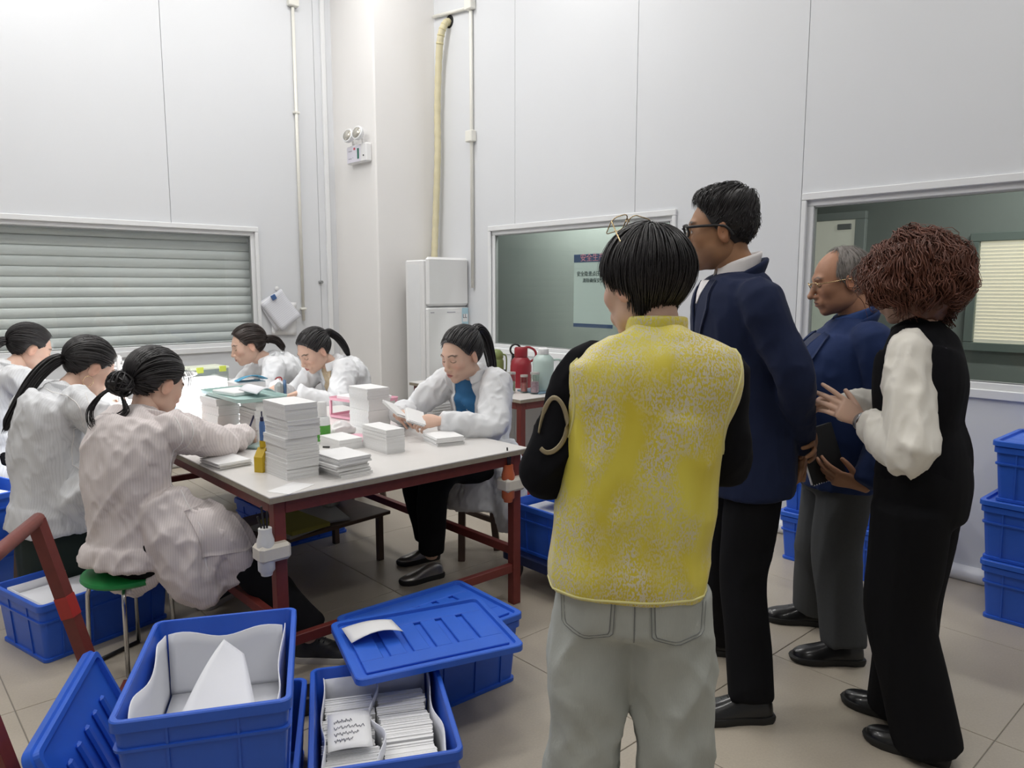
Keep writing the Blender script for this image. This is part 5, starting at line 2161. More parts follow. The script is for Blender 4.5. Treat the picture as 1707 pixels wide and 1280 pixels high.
# ============================================================ the ten people
M_coat = mat('lab_coat_white', (.76, .77, .79), rough=.8, stripes=(.0085, .90, (1, .6, .0)), bump=.5, bscale=13, bdist=.010, aniso=(1, 1, .4), noise=.03, nscale=6)
M_coatp = mat('lab_coat_pink', (.73, .665, .655), rough=.8, stripes=(.0085, .86, (1, .6, .0)), bump=.5, bscale=13, bdist=.010, aniso=(1, 1, .4), noise=.03, nscale=6)
M_coatf = mat('lab_coat_plain', (.78, .79, .81), rough=.8, bump=.45, bscale=13, bdist=.010, aniso=(1, 1, .4), noise=.03, nscale=6)
M_navy_s = mat('navy_suiting', (.011, .018, .053), rough=.8, spec=.2, sheen=.05, noise=.08, nscale=300)
M_navy_d = mat('navy_suiting_mid', (.013, .028, .096), rough=.8, spec=.2, sheen=.05, noise=.08, nscale=300)
M_blk = mat('black_cloth', (.006, .006, .008), rough=.9, spec=.15, noise=.1, nscale=80)
M_blkt = mat('black_trouser', (.007, .007, .0085), rough=.9, spec=.15, noise=.1, nscale=60)
M_grey_t = mat('grey_trouser', (.070, .073, .077), rough=.9, spec=.2, noise=.08, nscale=90)
M_shirtw = mat('white_shirt', (.80, .77, .77), rough=.8, bump=.15, bscale=30)
M_cream = mat('cream_silk', (.80, .77, .70), rough=.6, bump=.15, bscale=25, aniso=(1, 1, .25))
M_dkgreen = mat('dark_green_cloth', (.008, .018, .014), rough=.85, noise=.1, nscale=40)
M_leather = mat('black_leather', (.010, .010, .011), rough=.28, coat=.3)
M_soleb = mat('black_sole', (.012, .012, .012), rough=.6)


def garment(p, name, parts, m, voxel=.009, smooth=3, fold=(), parent=None, **kw):
    V, F = union(parts, voxel, smooth)
    for f in fold:
        V = folds(V, F, *f[:2], **(f[2] if len(f) > 2 else {}))
    o = p.part(name, V, F, m, parent=parent or p.root, **kw)
    return V, F, o


def collar_path(c, rx, ry, dzf, a0=-140, a1=140, n=17, tilt=0.0):
    out = []
    for a in np.linspace(math.radians(a0), math.radians(a1), n):
        k = (1 - math.cos(a)) / 2
        out.append((c[0] + rx * math.sin(a), c[1] - ry * math.cos(a), c[2] + dzf * k))
    return np.array(out)


def tailored_arm(a, e, w, r, inner=.05):
    a, e, w = (np.asarray(v, float) for v in (a, e, w))
    st = a + np.array([-np.sign(a[0]) * inner, 0, .0])
    return tube([st, a, a * .5 + e * .5, e, e * .5 + w * .5, w], [r[0] * .9, r[0], (r[0] + r[1]) / 2 * 1.0, r[1], (r[1] + r[2]) / 2, r[2]], n=16, sub=4, capk=.15)


def seated_worker(p, pel, c7, hd, yaw, pitch, wrists, poles, knees, ankles, m_coat, sh=.165, bow=.045, hem=None, extra=(), m_leg=None,
                  hands=None, seed=0, inner=None, stance=1.0, roll=0, paint={}, hk={}, key=None, hip=(.182, .160), skirt=True, collar=True, collar_c=None):
    pel, c7, hd = (np.asarray(v, float) for v in (pel, c7, hd))
    p.head(hd, yaw, pitch, roll, key=key, hk=hk, **paint)
    mid = pel * .5 + c7 * .5 + np.array([0, -bow, 0.0])
    up = unit(c7 - mid)
    che = mid * .42 + c7 * .58 + np.array([0, -bow * .45, 0])
    shd = []
    for s_ in (-1, 1):
        shd.append(c7 + np.array([s_ * sh, .025, -.06]))
    elb = [ik(shd[i], wrists[i], .275, .25, poles[i]) for i in (0, 1)]
    # body under the clothes
    p.limbs(([pel - (0, 0, .06), pel, mid, che, c7 - up * .05, c7], [.13, .145, .12, .13, .095, .04], [.10, .12, .09, .095, .055, .04]),
            [(shd[i], elb[i], wrists[i], [.045, .038, .026]) for i in (0, 1)],
            [(pel + ((-.09, .09)[i], .03, -.02), knees[i], ankles[i], [.075, .055, .036]) for i in (0, 1)])
    for i in (0, 1):
        h = (hands or [{}, {}])[i]
        fd = h.get('f', unit(np.asarray(wrists[i]) - elb[i]))
        V, F = place_hand(np.asarray(wrists[i]) + unit(fd) * .012, fd, h.get('b', (0, 0, 1)), key=h.get('key', 'rest'), side=(-1, 1)[i], curl=h.get('curl', (.35, .4, .45, .5)), sc=.95)
        p.add_skin(V, F)
    p.finish_body()
    # trousers
    if m_leg:
        leg = [tube([pel + ((-.09, .09)[i], -.02, -.02), knees[i], np.asarray(ankles[i]) + (0, 0, .03)], [.105, .082, .070], n=16, sub=5, capk=.2) for i in (0, 1)]
        leg.append(tube([pel + (-.08, 0, -.03), pel + (.08, 0, -.03)], [.125, .125], n=16, sub=3))
        garment(p, 'trousers', leg, m_leg, .012, 3, [(.010, (9, 9, 5), dict(seed=seed + 5))])
    # coat: back, sleeves, skirt falling over the seat
    parts = [tube([pel + (0, 0, -.02), pel + (0, 0, .06), mid, che, c7 - up * .055, c7 - up * .005], [hip[0], hip[0] * .97, .165, .178, .155, .065], [hip[1], hip[1] * .97, .138, .136, .095, .058], side=(1, 0, 0), n=24, sub=4, ex=2.3)]
    for i in (0, 1):
        parts.append(tailored_arm(shd[i], elb[i], wrists[i], (.078, .066, .047)))
    if skirt:
        hz = hem if hem is not None else pel[2] - .2
        parts.append(tube([pel + (0, 0, .08), pel + (0, .0, -.03), (pel[0], pel[1] - .005, (pel[2] + hz) / 2), (pel[0], pel[1] - .01, hz)], [hip[0] * .95, hip[0] * 1.04, hip[0] * 1.1, hip[0] * 1.16], [hip[1] * .95, hip[1] * 1.06, hip[1] * 1.12, hip[1] * 1.18], side=(1, 0, 0), n=28, sub=4, ex=2.2, capk=.05))
    parts += list(extra)
    V, F, o = garment(p, 'lab_coat', parts, m_coat, .0085, 3, [
        (.016, (10, 10, 2.2), dict(seed=seed, R=rotm('X', .5))), (.014, (17, 17, 5), dict(seed=seed + 1, R=rotm('Y', .6))), (.008, (34, 34, 13), dict(seed=seed + 2, R=rotm('Y', -.5)))])
    for i in (0, 1):
        d = unit(np.asarray(wrists[i]) - elb[i])
        q = np.asarray(wrists[i])
        p.part('cuff', *tube([q - d * .045, q - d * .02, q + d * .006], [.050, .045, .038], n=18, sub=3, capk=.2), m_coat, parent=o)
    if collar:
        cc = c7 + (0, .045, .012) if collar_c is None else np.asarray(collar_c)
        cp = collar_path(cc, .078, .072, -.055)
        p.part('collar', *tube(cp, .028, .007, side=(0, -.3, 1), n=12, sub=3, ex=3), m_coat, parent=o)
    return dict(V=V, F=F, bvh=bvh_of(V, F), coat=o, shd=shd, elb=elb, che=che, mid=mid, up=up)


def worker(loc, az, label, **kw):
    p = Person(loc, az, label, hs=1.10)
    p.seat = kw
    return p


# ---- woman in the pinkish coat on the green stool
p = Person((.79, 3.17), 65, 'seated woman in a pinkish striped lab coat with a low bun, on the green stool', hs=1.12)
L = p.L
wr = [L((1.27, 3.62, .815)), L((1.37, 3.40, .815))]
d = seated_worker(p, (.03, 0.01, .50), L((.885, 3.225, .99)), L((.975, 3.30, 1.105)), -4, 24, wr, [L((.6, 3.7, .6)), L((1.25, 2.9, .5))],
                  [L((1.13, 3.42, .46)), L((1.10, 2.93, .45))], [L((1.22, 3.50, .09)), L((1.33, 2.69, .09))], M_coatp, m_leg=M_blkt, hem=.425, seed=3, hip=(.165, .15),
                  extra=[tube([L((.86, 3.10, .56)), L((1.0, 2.99, .52)), L((1.10, 2.93, .45)), L((1.14, 2.90, .34))], [.13, .13, .115, .08], n=18, sub=4, capk=.2),
                         tube([L((.88, 3.06, .66)), L((.93, 2.98, .50)), L((.98, 2.93, .36)), L((1.02, 2.90, .29))], [.11, .115, .10, .06], n=18, sub=4, capk=.2)],
                  hands=[{}, dict(f=L((1.45, 3.50, .79)) - L((1.37, 3.40, .815)), b=(.2, 0, 1), curl=(.5, .55, .6, .6), key='pen')], paint=dict(eyes='down'))
# messy low bun
hv, hf = hair_pulled((0, -.110, -.035), thick=.013, seed=11, n=420)
g = np.random.default_rng(4)
bun = []
for i in range(90):
    a0 = g.uniform(0, 6.28)
    ax = unit(g.normal(0, 1, 3))
    u = unit(np.cross(ax, (.3, .5, .8)))
    w_ = np.cross(ax, u)
    rr = g.uniform(.030, .046)
    t = np.linspace(0, g.uniform(2.0, 4.0), 10)
    bun.append(np.array([0, -.142, -.045]) + rr * (np.cos(t + a0)[:, None] * u * 1.1 + np.sin(t + a0)[:, None] * w_ * .95) + ax * g.uniform(-.012, .012))
bv, bf = strands(np.array(bun), .0045)
cv, cf = tube([(0, -.118, -.03), (0, -.142, -.045), (0, -.165, -.06)], [.030, .042, .026], n=14, sub=4)
tails = []
for k_ in range(26):
    o_ = g.normal(0, .006, 3)
    sx = -1 if k_ % 2 else 1
    if k_ < 15:
        tl = np.array([(-.01, -.16, -.07), (-.03, -.18, -.11), (-.045, -.185, -.16), (-.035, -.175, -.20), (-.015, -.165, -.215)])
    else:
        tl = np.array([(.02, -.14, -.08), (.045, -.13, -.115), (.055, -.125, -.14), (.04, -.13, -.165), (.02, -.135, -.17)])
    tails.append(catmull(tl + o_ * np.linspace(.4, 1.6, 5)[:, None], 3))
k0 = min(len(t) for t in tails)
tv, tf = strands(np.array([t[:k0] for t in tails]), .0028, tip=.1)
fly = []
for k_ in range(30):
    x = g.uniform(-.07, .07)
    q = np.array([(x, .075 - abs(x) * .3, .08), (x * 1.1, .10 - abs(x) * .3, .055), (x * 1.2, .108 - abs(x) * .35, .02), (x * 1.25, .10 - abs(x) * .35, -.012)])
    fly.append(catmull(q + g.normal(0, .004, 3), 4))
fv, ff = strands(np.array(fly), .0014, tip=.1)
hv, hf = join([(hv, hf), (bv, bf), (cv, cf), (tv, tf), (fv, ff)])
p.part('hair', p.H(hv), hf, M_hair)
def seam(p, bvh, pts, N, m, parent, r=.0022, n=40):
    N = unit(N)
    Q = []
    for q in res_poly(pts, n):
        h = bvh.ray_cast(Vector(q + N * .45), Vector(-N))
        if h[0]:
            Q.append(np.array(h[0]) + N * .001)
    if len(Q) > 3:
        p.part('seam', *tube(np.array(Q), r, n=6, sub=0), m, parent=parent)


M_seam = mat('white_stitching', (.85, .83, .82), rough=.8)
Nb = unit(L((.785 + .45, 3.165 - .9, 0)) - L((.785, 3.165, 0)))
seam(p, d['bvh'], [L((.955, 3.05, 1.0)), L((.95, 3.03, .85)), L((.92, 3.0, .62)), L((.93, 2.95, .42))], Nb, M_seam, d['coat'])
seam(p, d['bvh'], [L((.99, 3.10, 1.0)), L((1.0, 3.03, .93)), L((.99, 3.0, .84))], Nb, M_seam, d['coat'])
# pocket on the coat side
bv_ = d['bvh']
Nn = unit(L((0.785 + .5, 3.165 - 1.0, 0)) - L((.785, 3.165, 0)))
Xn = unit(np.cross((0, 0, 1), Nn))
O = L((1.0, 2.98, .55))
for (ea, eb) in (([(-.085, .10), (-.085, -.075)], [(.085, .10), (.085, -.075)]),):
    V, F = patch(bv_, O, Xn, (0, 0, 1), Nn, ea, eb, 8, 10, off=.002, th=.0018, back=.5)
    p.part('pocket', V, F, M_coatp, parent=d['coat'])
MB().tube([(0, -.055, 0), (0, .055, .0)], .0045, 8).build('pen', mat('navy_plastic', (.03, .03, .08), rough=.4), loc=(1.44, 3.47, .855), rot=(.9, .2, -.7), smooth=True,
                                                          label='dark blue pen in the hand of the woman in the pinkish coat', cat='pen')
for i, (a, f) in enumerate((((1.33, 2.69), (.74, -.67)), ((1.22, 3.50), (.8, .5)))):
    shoe('sneaker', p.root, p.L((a[0], a[1], 0)), p.L((a[0] + f[0], a[1] + f[1], 0)) - p.L((a[0], a[1], 0)), mat('sneaker_black', (.02, .02, .02), rough=.5, noise=.9, nscale=14), mat('sneaker_sole', (.55, .52, .47), rough=.5), L=.26, w=.047, kind='sneaker')

# ---- woman with the long ponytail and hoop earring
p = Person((.69, 3.97), 84, 'seated woman in a white lab coat with a long straight ponytail and hoop earring', hs=1.12)
L = p.L
d = seated_worker(p, (0, 0, .54), L((.745, 3.965, 1.035)), L((.895, 4.04, 1.12)), 4, 33, [L((1.2, 4.25, .83)), L((1.2, 3.86, .83))], [L((.7, 4.6, .6)), L((.8, 3.5, .5))],
                  [L((1.1, 4.12, .50)), L((1.1, 3.88, .50))], [L((1.15, 4.12, .08)), L((1.15, 3.86, .08))], M_coat, m_leg=M_dkgreen, hem=.40, seed=13, paint=dict(eyes='down'),
                  extra=[tube([L((.74, 3.80, .62)), L((.86, 3.80, .52)), L((.93, 3.80, .38))], [.13, .13, .10], n=16, sub=4, capk=.2)])
Nb = unit(L((.69 + .2, 3.97 - .98, 0)) - L((.69, 3.97, 0)))
seam(p, d['bvh'], [L((.80, 3.80, 1.03)), L((.76, 3.80, .85)), L((.74, 3.80, .60)), L((.76, 3.80, .45))], Nb, M_seam, d['coat'])
seam(p, d['bvh'], [L((.70, 3.85, 1.06)), L((.74, 3.83, 1.0)), L((.77, 3.82, .88))], Nb, M_seam, d['coat'])
V, F, _ = garment(p, 'skirt', [tube([(0, .0, .52), (0, .02, .40), (0, .03, .2), (0, .03, .11)], [.155, .18, .19, .19], [.14, .18, .19, .19], side=(1, 0, 0), n=24, sub=4, ex=3, capk=.05)], M_dkgreen, .012, 3, [(.012, (8, 8, 2), dict(seed=9))])
hv, hf = hair_pulled((0, -.112, -.02), thick=.010, seed=21, n=420, tail=[(0, -.105, -.02), (0, -.135, -.045), (0, -.16, -.12), (0, -.168, -.22), (.0, -.165, -.32), (0, -.16, -.37)], tail_w=.024, flare=1.1)
p.part('hair', p.H(hv), hf, M_hair)
for sx in (-1, 1):
    P = [(sx * .084, -.012 + .021 * math.cos(t), -.066 + .021 * math.sin(t)) for t in np.linspace(0, 2 * PI, 25)]
    p.part('hoop_earring', *tube(p.H(P), .0012, n=6, sub=0), mat('gold', (.75, .6, .35), rough=.25, metal=1))

# ---- woman at the left edge
p = Person((.64, 5.15), 86, 'seated woman in a white lab coat at the left edge of the picture', hs=1.12)
L = p.L
d = seated_worker(p, (0, 0, .55), L((.70, 5.13, 1.05)), L((.85, 5.22, 1.145)), 2, 24, [L((1.18, 5.35, .83)), L((1.18, 5.02, .83))], [L((.7, 5.7, .6)), L((.8, 4.7, .5))],
                  [L((1.05, 5.25, .50)), L((1.05, 5.05, .50))], [L((1.1, 5.25, .08)), L((1.1, 5.05, .08))], M_coat, m_leg=M_blkt, hem=.36, seed=23, paint=dict(eyes='down'))
hv, hf = hair_pulled((0, -.112, .0), thick=.010, seed=31, n=360, tail=[(0, -.105, .0), (0, -.14, -.02), (0, -.17, -.09), (0, -.17, -.18), (0, -.165, -.24)], tail_w=.022)
p.part('hair', p.H(hv), hf, M_hair)

# ---- farthest woman, by the shutter
p = Person((2.56, 5.33), -82, 'farthest seated woman in a white lab coat with a red sleeve badge', hs=1.14)
L = p.L
d = seated_worker(p, (0, 0, .53), L((2.36, 5.28, 1.0)), L((2.20, 5.30, 1.09)), -4, 16, [L((2.0, 5.12, .83)), L((2.0, 5.45, .83))], [L((2.3, 4.9, .6)), L((2.4, 5.7, .6))],
                  [L((2.15, 5.22, .50)), L((2.15, 5.42, .50))], [L((2.1, 5.22, .08)), L((2.1, 5.42, .08))], M_coatf, m_leg=M_blkt, hem=.40, seed=33, paint=dict(eyes='down', blush=.2))
hv, hf = hair_pulled((0, -.112, -.005), thick=.011, seed=41, n=340, tail=[(0, -.105, -.005), (0, -.14, -.005), (0, -.18, -.03), (0, -.2, -.07), (0, -.2, -.1)], tail_w=.024)
p.part('hair', p.H(hv), hf, M_hairb)
# badge on the sleeve that looks at the camera
Nn = unit(L((2.56 - .4, 5.33 - 1.0, 0)) - L((2.56, 5.33, 0)))
Xn = unit(np.cross((0, 0, 1), Nn))
O = L((2.34, 5.13, .86))
for (rr, mm, of) in ((.030, mat('badge_white', (.75, .72, .72), rough=.5), .006), (.026, mat('badge_red', (.45, .03, .05), rough=.5), .008), (.017, MATS['badge_white'], .010), (.010, MATS['badge_red'], .012)):
    t = np.linspace(PI, 2 * PI, 12)
    ea = [(rr * math.cos(a), rr * .8 * math.sin(a)) for a in np.linspace(PI / 2, 3 * PI / 2, 10)]
    eb = [(rr * math.cos(a), rr * .8 * math.sin(a)) for a in np.linspace(PI / 2, -PI / 2, 10)]
    V, F = patch(d['bvh'], O, Xn, (0, 0, 1), Nn, ea, eb, 5, 10, off=of, th=.001)
    p.part('badge', V, F, mm, parent=d['coat'])

# ---- middle woman of the far bench
p = Person((2.66, 4.60), -97, 'seated woman in a white lab coat with a swept-up ponytail, middle of the far side', hs=1.14)
L = p.L
d = seated_worker(p, (0, 0, .53), L((2.50, 4.585, 1.01)), L((2.36, 4.60, 1.085)), -2, 30, [L((2.14, 4.38, .845)), L((2.14, 4.72, .845))], [L((2.5, 4.2, .6)), L((2.5, 5.0, .6))],
                  [L((2.25, 4.5, .50)), L((2.25, 4.72, .50))], [L((2.2, 4.5, .08)), L((2.2, 4.72, .08))], M_coatf, m_leg=M_blkt, hem=.40, seed=43, paint=dict(eyes='down'),
                  hands=[dict(f=(.25, .9, -.2), b=(.3, 0, 1)), dict(f=(-.4, .8, -.2), b=(-.2, 0, 1))])
hv, hf = hair_pulled((0, -.108, .03), thick=.010, seed=51, n=340, tail=[(0, -.10, .03), (0, -.14, .035), (0, -.175, -.02), (0, -.19, -.1), (0, -.185, -.17)], tail_w=.022)
p.part('hair', p.H(hv), hf, M_hair)
Nn = np.array([0, 1.0, .1])
O = d['che'] + (0, .1, -.02)
V, F = patch(d['bvh'], O, (1, 0, 0), (0, 0, 1), Nn, [(-.035, .13), (-.045, .0), (-.05, -.16)], [(.035, .13), (.045, 0), (.05, -.16)], 8, 12, off=.003, th=.002)
p.part('blouse', V, F, mat('beige_blouse', (.62, .50, .34), rough=.8, noise=.2, nscale=30))

# ---- woman in the blue shirt
p = Person((2.62, 3.22), -101, 'seated woman in an open white lab coat over a blue shirt, holding cards', hs=1.14)
L = p.L
wl, wr_ = L((2.20, 2.955, .845)), L((2.13, 3.26, .85))
d = seated_worker(p, (0, 0, .545), L((2.55, 3.13, 1.06)), L((2.42, 3.085, 1.155)), -6, 17, [wl, wr_], [L((2.55, 2.5, .5)), L((2.5, 3.9, .55))],
                  [L((2.22, 3.02, .55)), L((2.25, 3.26, .55))], [L((2.20, 3.07, .12)), L((2.34, 3.30, .10))], M_coatf, m_leg=M_blkt, hem=.30, seed=53, paint=dict(eyes='down', blush=.22),
                  hands=[dict(f=L((2.06, 3.02, .85)) - wl, b=(-.8, .1, .6), curl=(.65, .7, .75, .8), key='hold'), dict(f=L((2.10, 3.13, .86)) - wr_, b=(.7, .2, .6), curl=(.5, .55, .6, .65), key='holdr')],
                  extra=[tube([L((2.68, 3.08, .62)), L((2.66, 2.98, .42)), L((2.62, 2.93, .28)), L((2.6, 2.92, .2))], [.12, .12, .10, .06], [.09, .09, .07, .04], n=16, sub=4, capk=.2)])
hv, hf = hair_pulled((0, -.105, .055), thick=.010, seed=61, n=420, tail=[(0, -.098, .06), (0, -.135, .075), (0, -.165, .03), (0, -.175, -.05), (0, -.17, -.13), (0, -.16, -.19)], tail_w=.026)
p.part('hair', p.H(hv), hf, M_hair)
p.part('hair_tie', *tube(p.H([(0, -.103, .058), (0, -.118, .066)]), .019, n=14, sub=0), mat('gold', (.75, .6, .35), rough=.25, metal=1))
Nn = unit(np.array([0, 1.0, .25]))
O = d['che'] + (0, .1, 0)
V, F = patch(d['bvh'], O, (1, 0, 0), (0, 0, 1), Nn, [(-.062, .105), (-.07, .05), (-.075, -.05), (-.06, -.20)], [(.062, .105), (.07, .05), (.075, -.05), (.06, -.20)], 10, 16, off=.004, th=.002)
p.part('blue_shirt', V, F, mat('blue_shirt', (.025, .14, .32), rough=.8, noise=.08, nscale=20, bump=.2, bscale=25))
for sx in (-1, 1):
    V, F = patch(d['bvh'], O, (1, 0, 0), (0, 0, 1), Nn, [(sx * .055, .125), (sx * .060, .05), (sx * .066, -.04), (sx * .064, -.20)], [(sx * .085, .125), (sx * .125, .06), (sx * .10, .0), (sx * .078, -.2)], 6, 16, off=.009, th=.003)
    p.part('lapel', V, F, M_coatf, parent=d['coat'])
V, F = patch(d['bvh'], O, (1, 0, 0), (0, 0, 1), Nn, [(-.05, .118), (-.03, .10), (0, .088)], [(.05, .118), (.03, .10), (0.002, .088)], 7, 8, off=.002, th=.0015)
for i, (a, f) in enumerate((((2.20, 3.07), (-.75, .1)), ((2.34, 3.30), (-.8, .15)))):
    shoe('pump', p.root, p.L((a[0], a[1], 0)), p.L((a[0] + f[0], a[1] + f[1], 0)) - p.L((a[0], a[1], 0)), mat('silver_leather', (.30, .29, .28), rough=.3, metal=.8, noise=.3, nscale=40), M_soleb, L=.24, w=.042, kind='pump')
# cards in her hands
for i, (x, y, z, rx, rz, lab) in enumerate(((2.075, 3.02, .865, .35, -.4, 'fan of white cards in the left hand of the woman in blue'), (2.06, 3.17, .885, .5, .3, 'white cards held up in the right hand of the woman in blue'))):
    o = obj('card_fan', card_pack_mesh('card_fan', .09, .13, .012, 5, .008, 80 + i), loc=(x, y, z), rot=(rx, .35, rz))
    tag(o, lab, 'cards')


# ---------------------------------------------------------------- standing figures
def standing(p, c7, hd, yaw, pitch, pel, arms, legs, roll=0, neck_r=.055, body=None, handspec=(), key=None, hk={}, paint={}):
    p.head(hd, yaw, pitch, roll, key=key, hk=hk, **paint)
    pel, c7 = np.asarray(pel, float), np.asarray(c7, float)
    mid = pel * .55 + c7 * .45
    che = pel * .25 + c7 * .75 + (0, .01, 0)
    A, B = body or ([.14, .145, .12, .135, .09, .04], [.10, .10, .09, .095, .055, .04])
    p.limbs(([pel - (0, 0, .1), pel, mid, che, c7 - (0, 0, .06), c7], A, B), [(a, e, w, [.045, .038, .027]) for a, e, w in arms], [(h, k, an, [.075, .055, .04]) for h, k, an in legs], neck_r)
    for h in handspec:
        V, F = place_hand(h['w'], h['f'], h['b'], key=h['key'], side=h['side'], curl=h.get('curl', (.4, .45, .5, .55)), sc=h.get('sc', 1.0), **h.get('kw', {}))
        p.add_skin(V, F)
    p.finish_body()
    return mid, che


def trousers(p, pel, legs, rad, m, hipr=(.175, .135), fold=(), name='trousers', voxel=.011, top=.1, **kw):
    pel = np.asarray(pel, float)
    parts = [tube([pel + (0, 0, -.10), pel, pel + (0, 0, top)], [hipr[0] * .93, hipr[0], hipr[0] * .88], [hipr[1] * .95, hipr[1], hipr[1] * .9], side=(1, 0, 0), n=24, sub=4, ex=2.4, capk=.3)]
    for (h, k, a), r in zip(legs, rad):
        h, k, a = (np.asarray(v, float) for v in (h, k, a))
        parts.append(tube([h, h * .5 + k * .5, k, k * .5 + a * .5, a], r, n=20, sub=4, capk=.05))
    return garment(p, name, parts, m, voxel, 3, fold, **kw)


# ---- woman in the yellow vest, back to the camera
p = Person((1.395, 1.10), 50, 'woman in a yellow brocade vest and pale jeans, seen from behind', hs=1.05)
L = p.L


def vest_mat():
    m = mat('yellow_brocade', (.62, .53, .05), rough=.5, sheen=.2)
    nt = m.node_tree
    N, K = nt.nodes, nt.links
    b = N['Principled BSDF']
    tc = N.new('ShaderNodeTexCoord')
    n1 = N.new('ShaderNodeTexNoise')
    n1.inputs['Scale'].default_value = 8
    n1.inputs['Detail'].default_value = 5
    n2 = N.new('ShaderNodeTexNoise')
    n2.inputs['Scale'].default_value = 260
    n2.inputs['Detail'].default_value = 1
    n3 = N.new('ShaderNodeTexNoise')
    n3.inputs['Scale'].default_value = 6
    mp = N.new('ShaderNodeMapping')
    mp.inputs['Scale'].default_value = (1, 1, .55)
    K.new(tc.outputs['Object'], mp.inputs[0])
    for n in (n1, n2, n3):
        K.new(mp.outputs[0], n.inputs['Vector'])
    r1 = N.new('ShaderNodeMapRange')
    r1.inputs[1].default_value, r1.inputs[2].default_value = .43, .57
    K.new(n1.outputs['Fac'], r1.inputs[0])
    r2 = N.new('ShaderNodeMapRange')
    r2.inputs[1].default_value, r2.inputs[2].default_value = .44, .56
    K.new(n2.outputs['Fac'], r2.inputs[0])
    mu = N.new('ShaderNodeMath')
    mu.operation = 'MULTIPLY'
    K.new(r1.outputs[0], mu.inputs[0])
    K.new(r2.outputs[0], mu.inputs[1])
    cr = N.new('ShaderNodeValToRGB')
    cr.color_ramp.elements[0].position = .35
    cr.color_ramp.elements[0].color = (.66, .52, .026, 1)
    cr.color_ramp.elements[1].position = .65
    cr.color_ramp.elements[1].color = (.82, .73, .09, 1)
    K.new(n3.outputs['Fac'], cr.inputs[0])
    mx = N.new('ShaderNodeMixRGB')
    K.new(mu.outputs[0], mx.inputs[0])
    K.new(cr.outputs[0], mx.inputs[1])
    mx.inputs[2].default_value = (.70, .64, .48, 1)
    K.new(mx.outputs[0], b.inputs['Base Color'])
    bp = N.new('ShaderNodeBump')
    bp.inputs['Strength'].default_value = .25
    bp.inputs['Distance'].default_value = .002
    K.new(mu.outputs[0], bp.inputs['Height'])
    K.new(bp.outputs[0], b.inputs['Normal'])
    return m


M_vest = vest_mat()
M_jean = mat('pale_jeans', (.45, .47, .44), rough=.9, spec=.2, noise=.26, nscale=5, bump=.3, bscale=300, aniso=(1, 1, .2))
pel = np.array([-.012, 0, .84])
c7 = np.array([.036, -.02, 1.395])
shl, shr = c7 + (-.160, .02, -.085), c7 + (.150, .03, -.09)
el, er = np.array([-.222, -.02, 1.055]), np.array([.205, .05, 1.08])
wl, wr_ = np.array([-.12, .20, 1.06]), np.array([.10, .22, 1.08])
hipL, hipR = np.array([-.095, 0, .78]), np.array([.085, 0, .78])
kL, kR = np.array([-.115, .01, .42]), np.array([.10, .01, .42])
aL_, aR_ = np.array([-.13, .0, .06]), np.array([.11, .0, .06])
standing(p, c7, (.006, .03, 1.508), 44, 10, pel, [(shl, el, wl), (shr, er, wr_)], [(hipL, kL, aL_), (hipR, kR, aR_)], roll=0, paint=dict(eyes='down'),
         handspec=[dict(w=wl, f=(.5, .8, .1), b=(0, 0, 1), key='rest', side=-1, sc=.95), dict(w=wr_, f=(-.5, .8, .1), b=(0, 0, 1), key='rest', side=1, sc=.95)])
mid = pel * .5 + c7 * .5
sl = []
for (a, e, w) in ((shl, el, wl), (shr, er, wr_)):
    sl.append(tailored_arm(a, e, w, (.062, .060, .050), inner=.09))
sl.append(tube([pel, mid, c7 - (0, 0, .06)], [.14, .14, .13], [.10, .10, .08], side=(1, 0, 0), n=20, sub=3))
_, _, so = garment(p, 'black_top', sl, M_blk, .009, 3, [(.012, (16, 16, 10), dict(seed=71, R=rotm('Y', .7)))])
vp = [tube([(-.02, .0, .785), (-.018, 0, .83), (-.012, 0, .92), mid + (0, 0, .02), (.02, -.005, 1.23), c7 + (0, .0, -.085), c7 + (0, .006, -.035), c7 + (0, .014, -.008), c7 + (0, .02, .008)],
           [.188, .192, .188, .184, .195, .198, .165, .095, .066], [.136, .140, .130, .122, .127, .110, .088, .074, .064], side=(1, 0, 0), n=30, sub=4, ex=2.5, capk=.05)]
VV, VF, vo = garment(p, 'vest', vp, M_vest, .008, 2, [(.012, (6, 6, 2.2), dict(seed=72)), (.006, (15, 15, 8), dict(seed=73))])
p.part('stand_collar', *tube(collar_path(c7 + (0, .025, .018), .066, .066, -.012, -150, 150), .026, .006, side=(0, -.12, 1), n=12, sub=3, ex=3), M_vest, parent=vo)
# piping along the hem
N_ = 60
bh = bvh_of(VV, VF)
P = []
for i in range(N_):
    a = 2 * PI * i / N_
    dr = Vector((math.cos(a), math.sin(a), 0))
    h = bh.ray_cast(Vector((-.02, 0, .795)) + dr * .5, -dr)
    P.append(h[0] if h[0] else Vector((-.02, 0, .795)) + dr * .18)
p.part('hem_piping', *tube([tuple(v) for v in P], .0035, n=6, sub=0, closed=True), mat('pale_yellow', (.75, .70, .30), rough=.5), parent=vo)
for sx in (-1, 1):
    P = []
    for i in range(24):
        a = 2 * PI * i / 24
        q = np.array([sx * .5, .0 + .085 * math.cos(a), c7[2] - .155 + .125 * math.sin(a)])
        h = bh.ray_cast(Vector(q), Vector((-sx, 0, 0)))
        if h[0]:
            P.append(tuple(h[0]))
    p.part('armhole_piping', *tube(P, .0035, n=6, sub=0, closed=True), MATS['pale_yellow'], parent=vo)
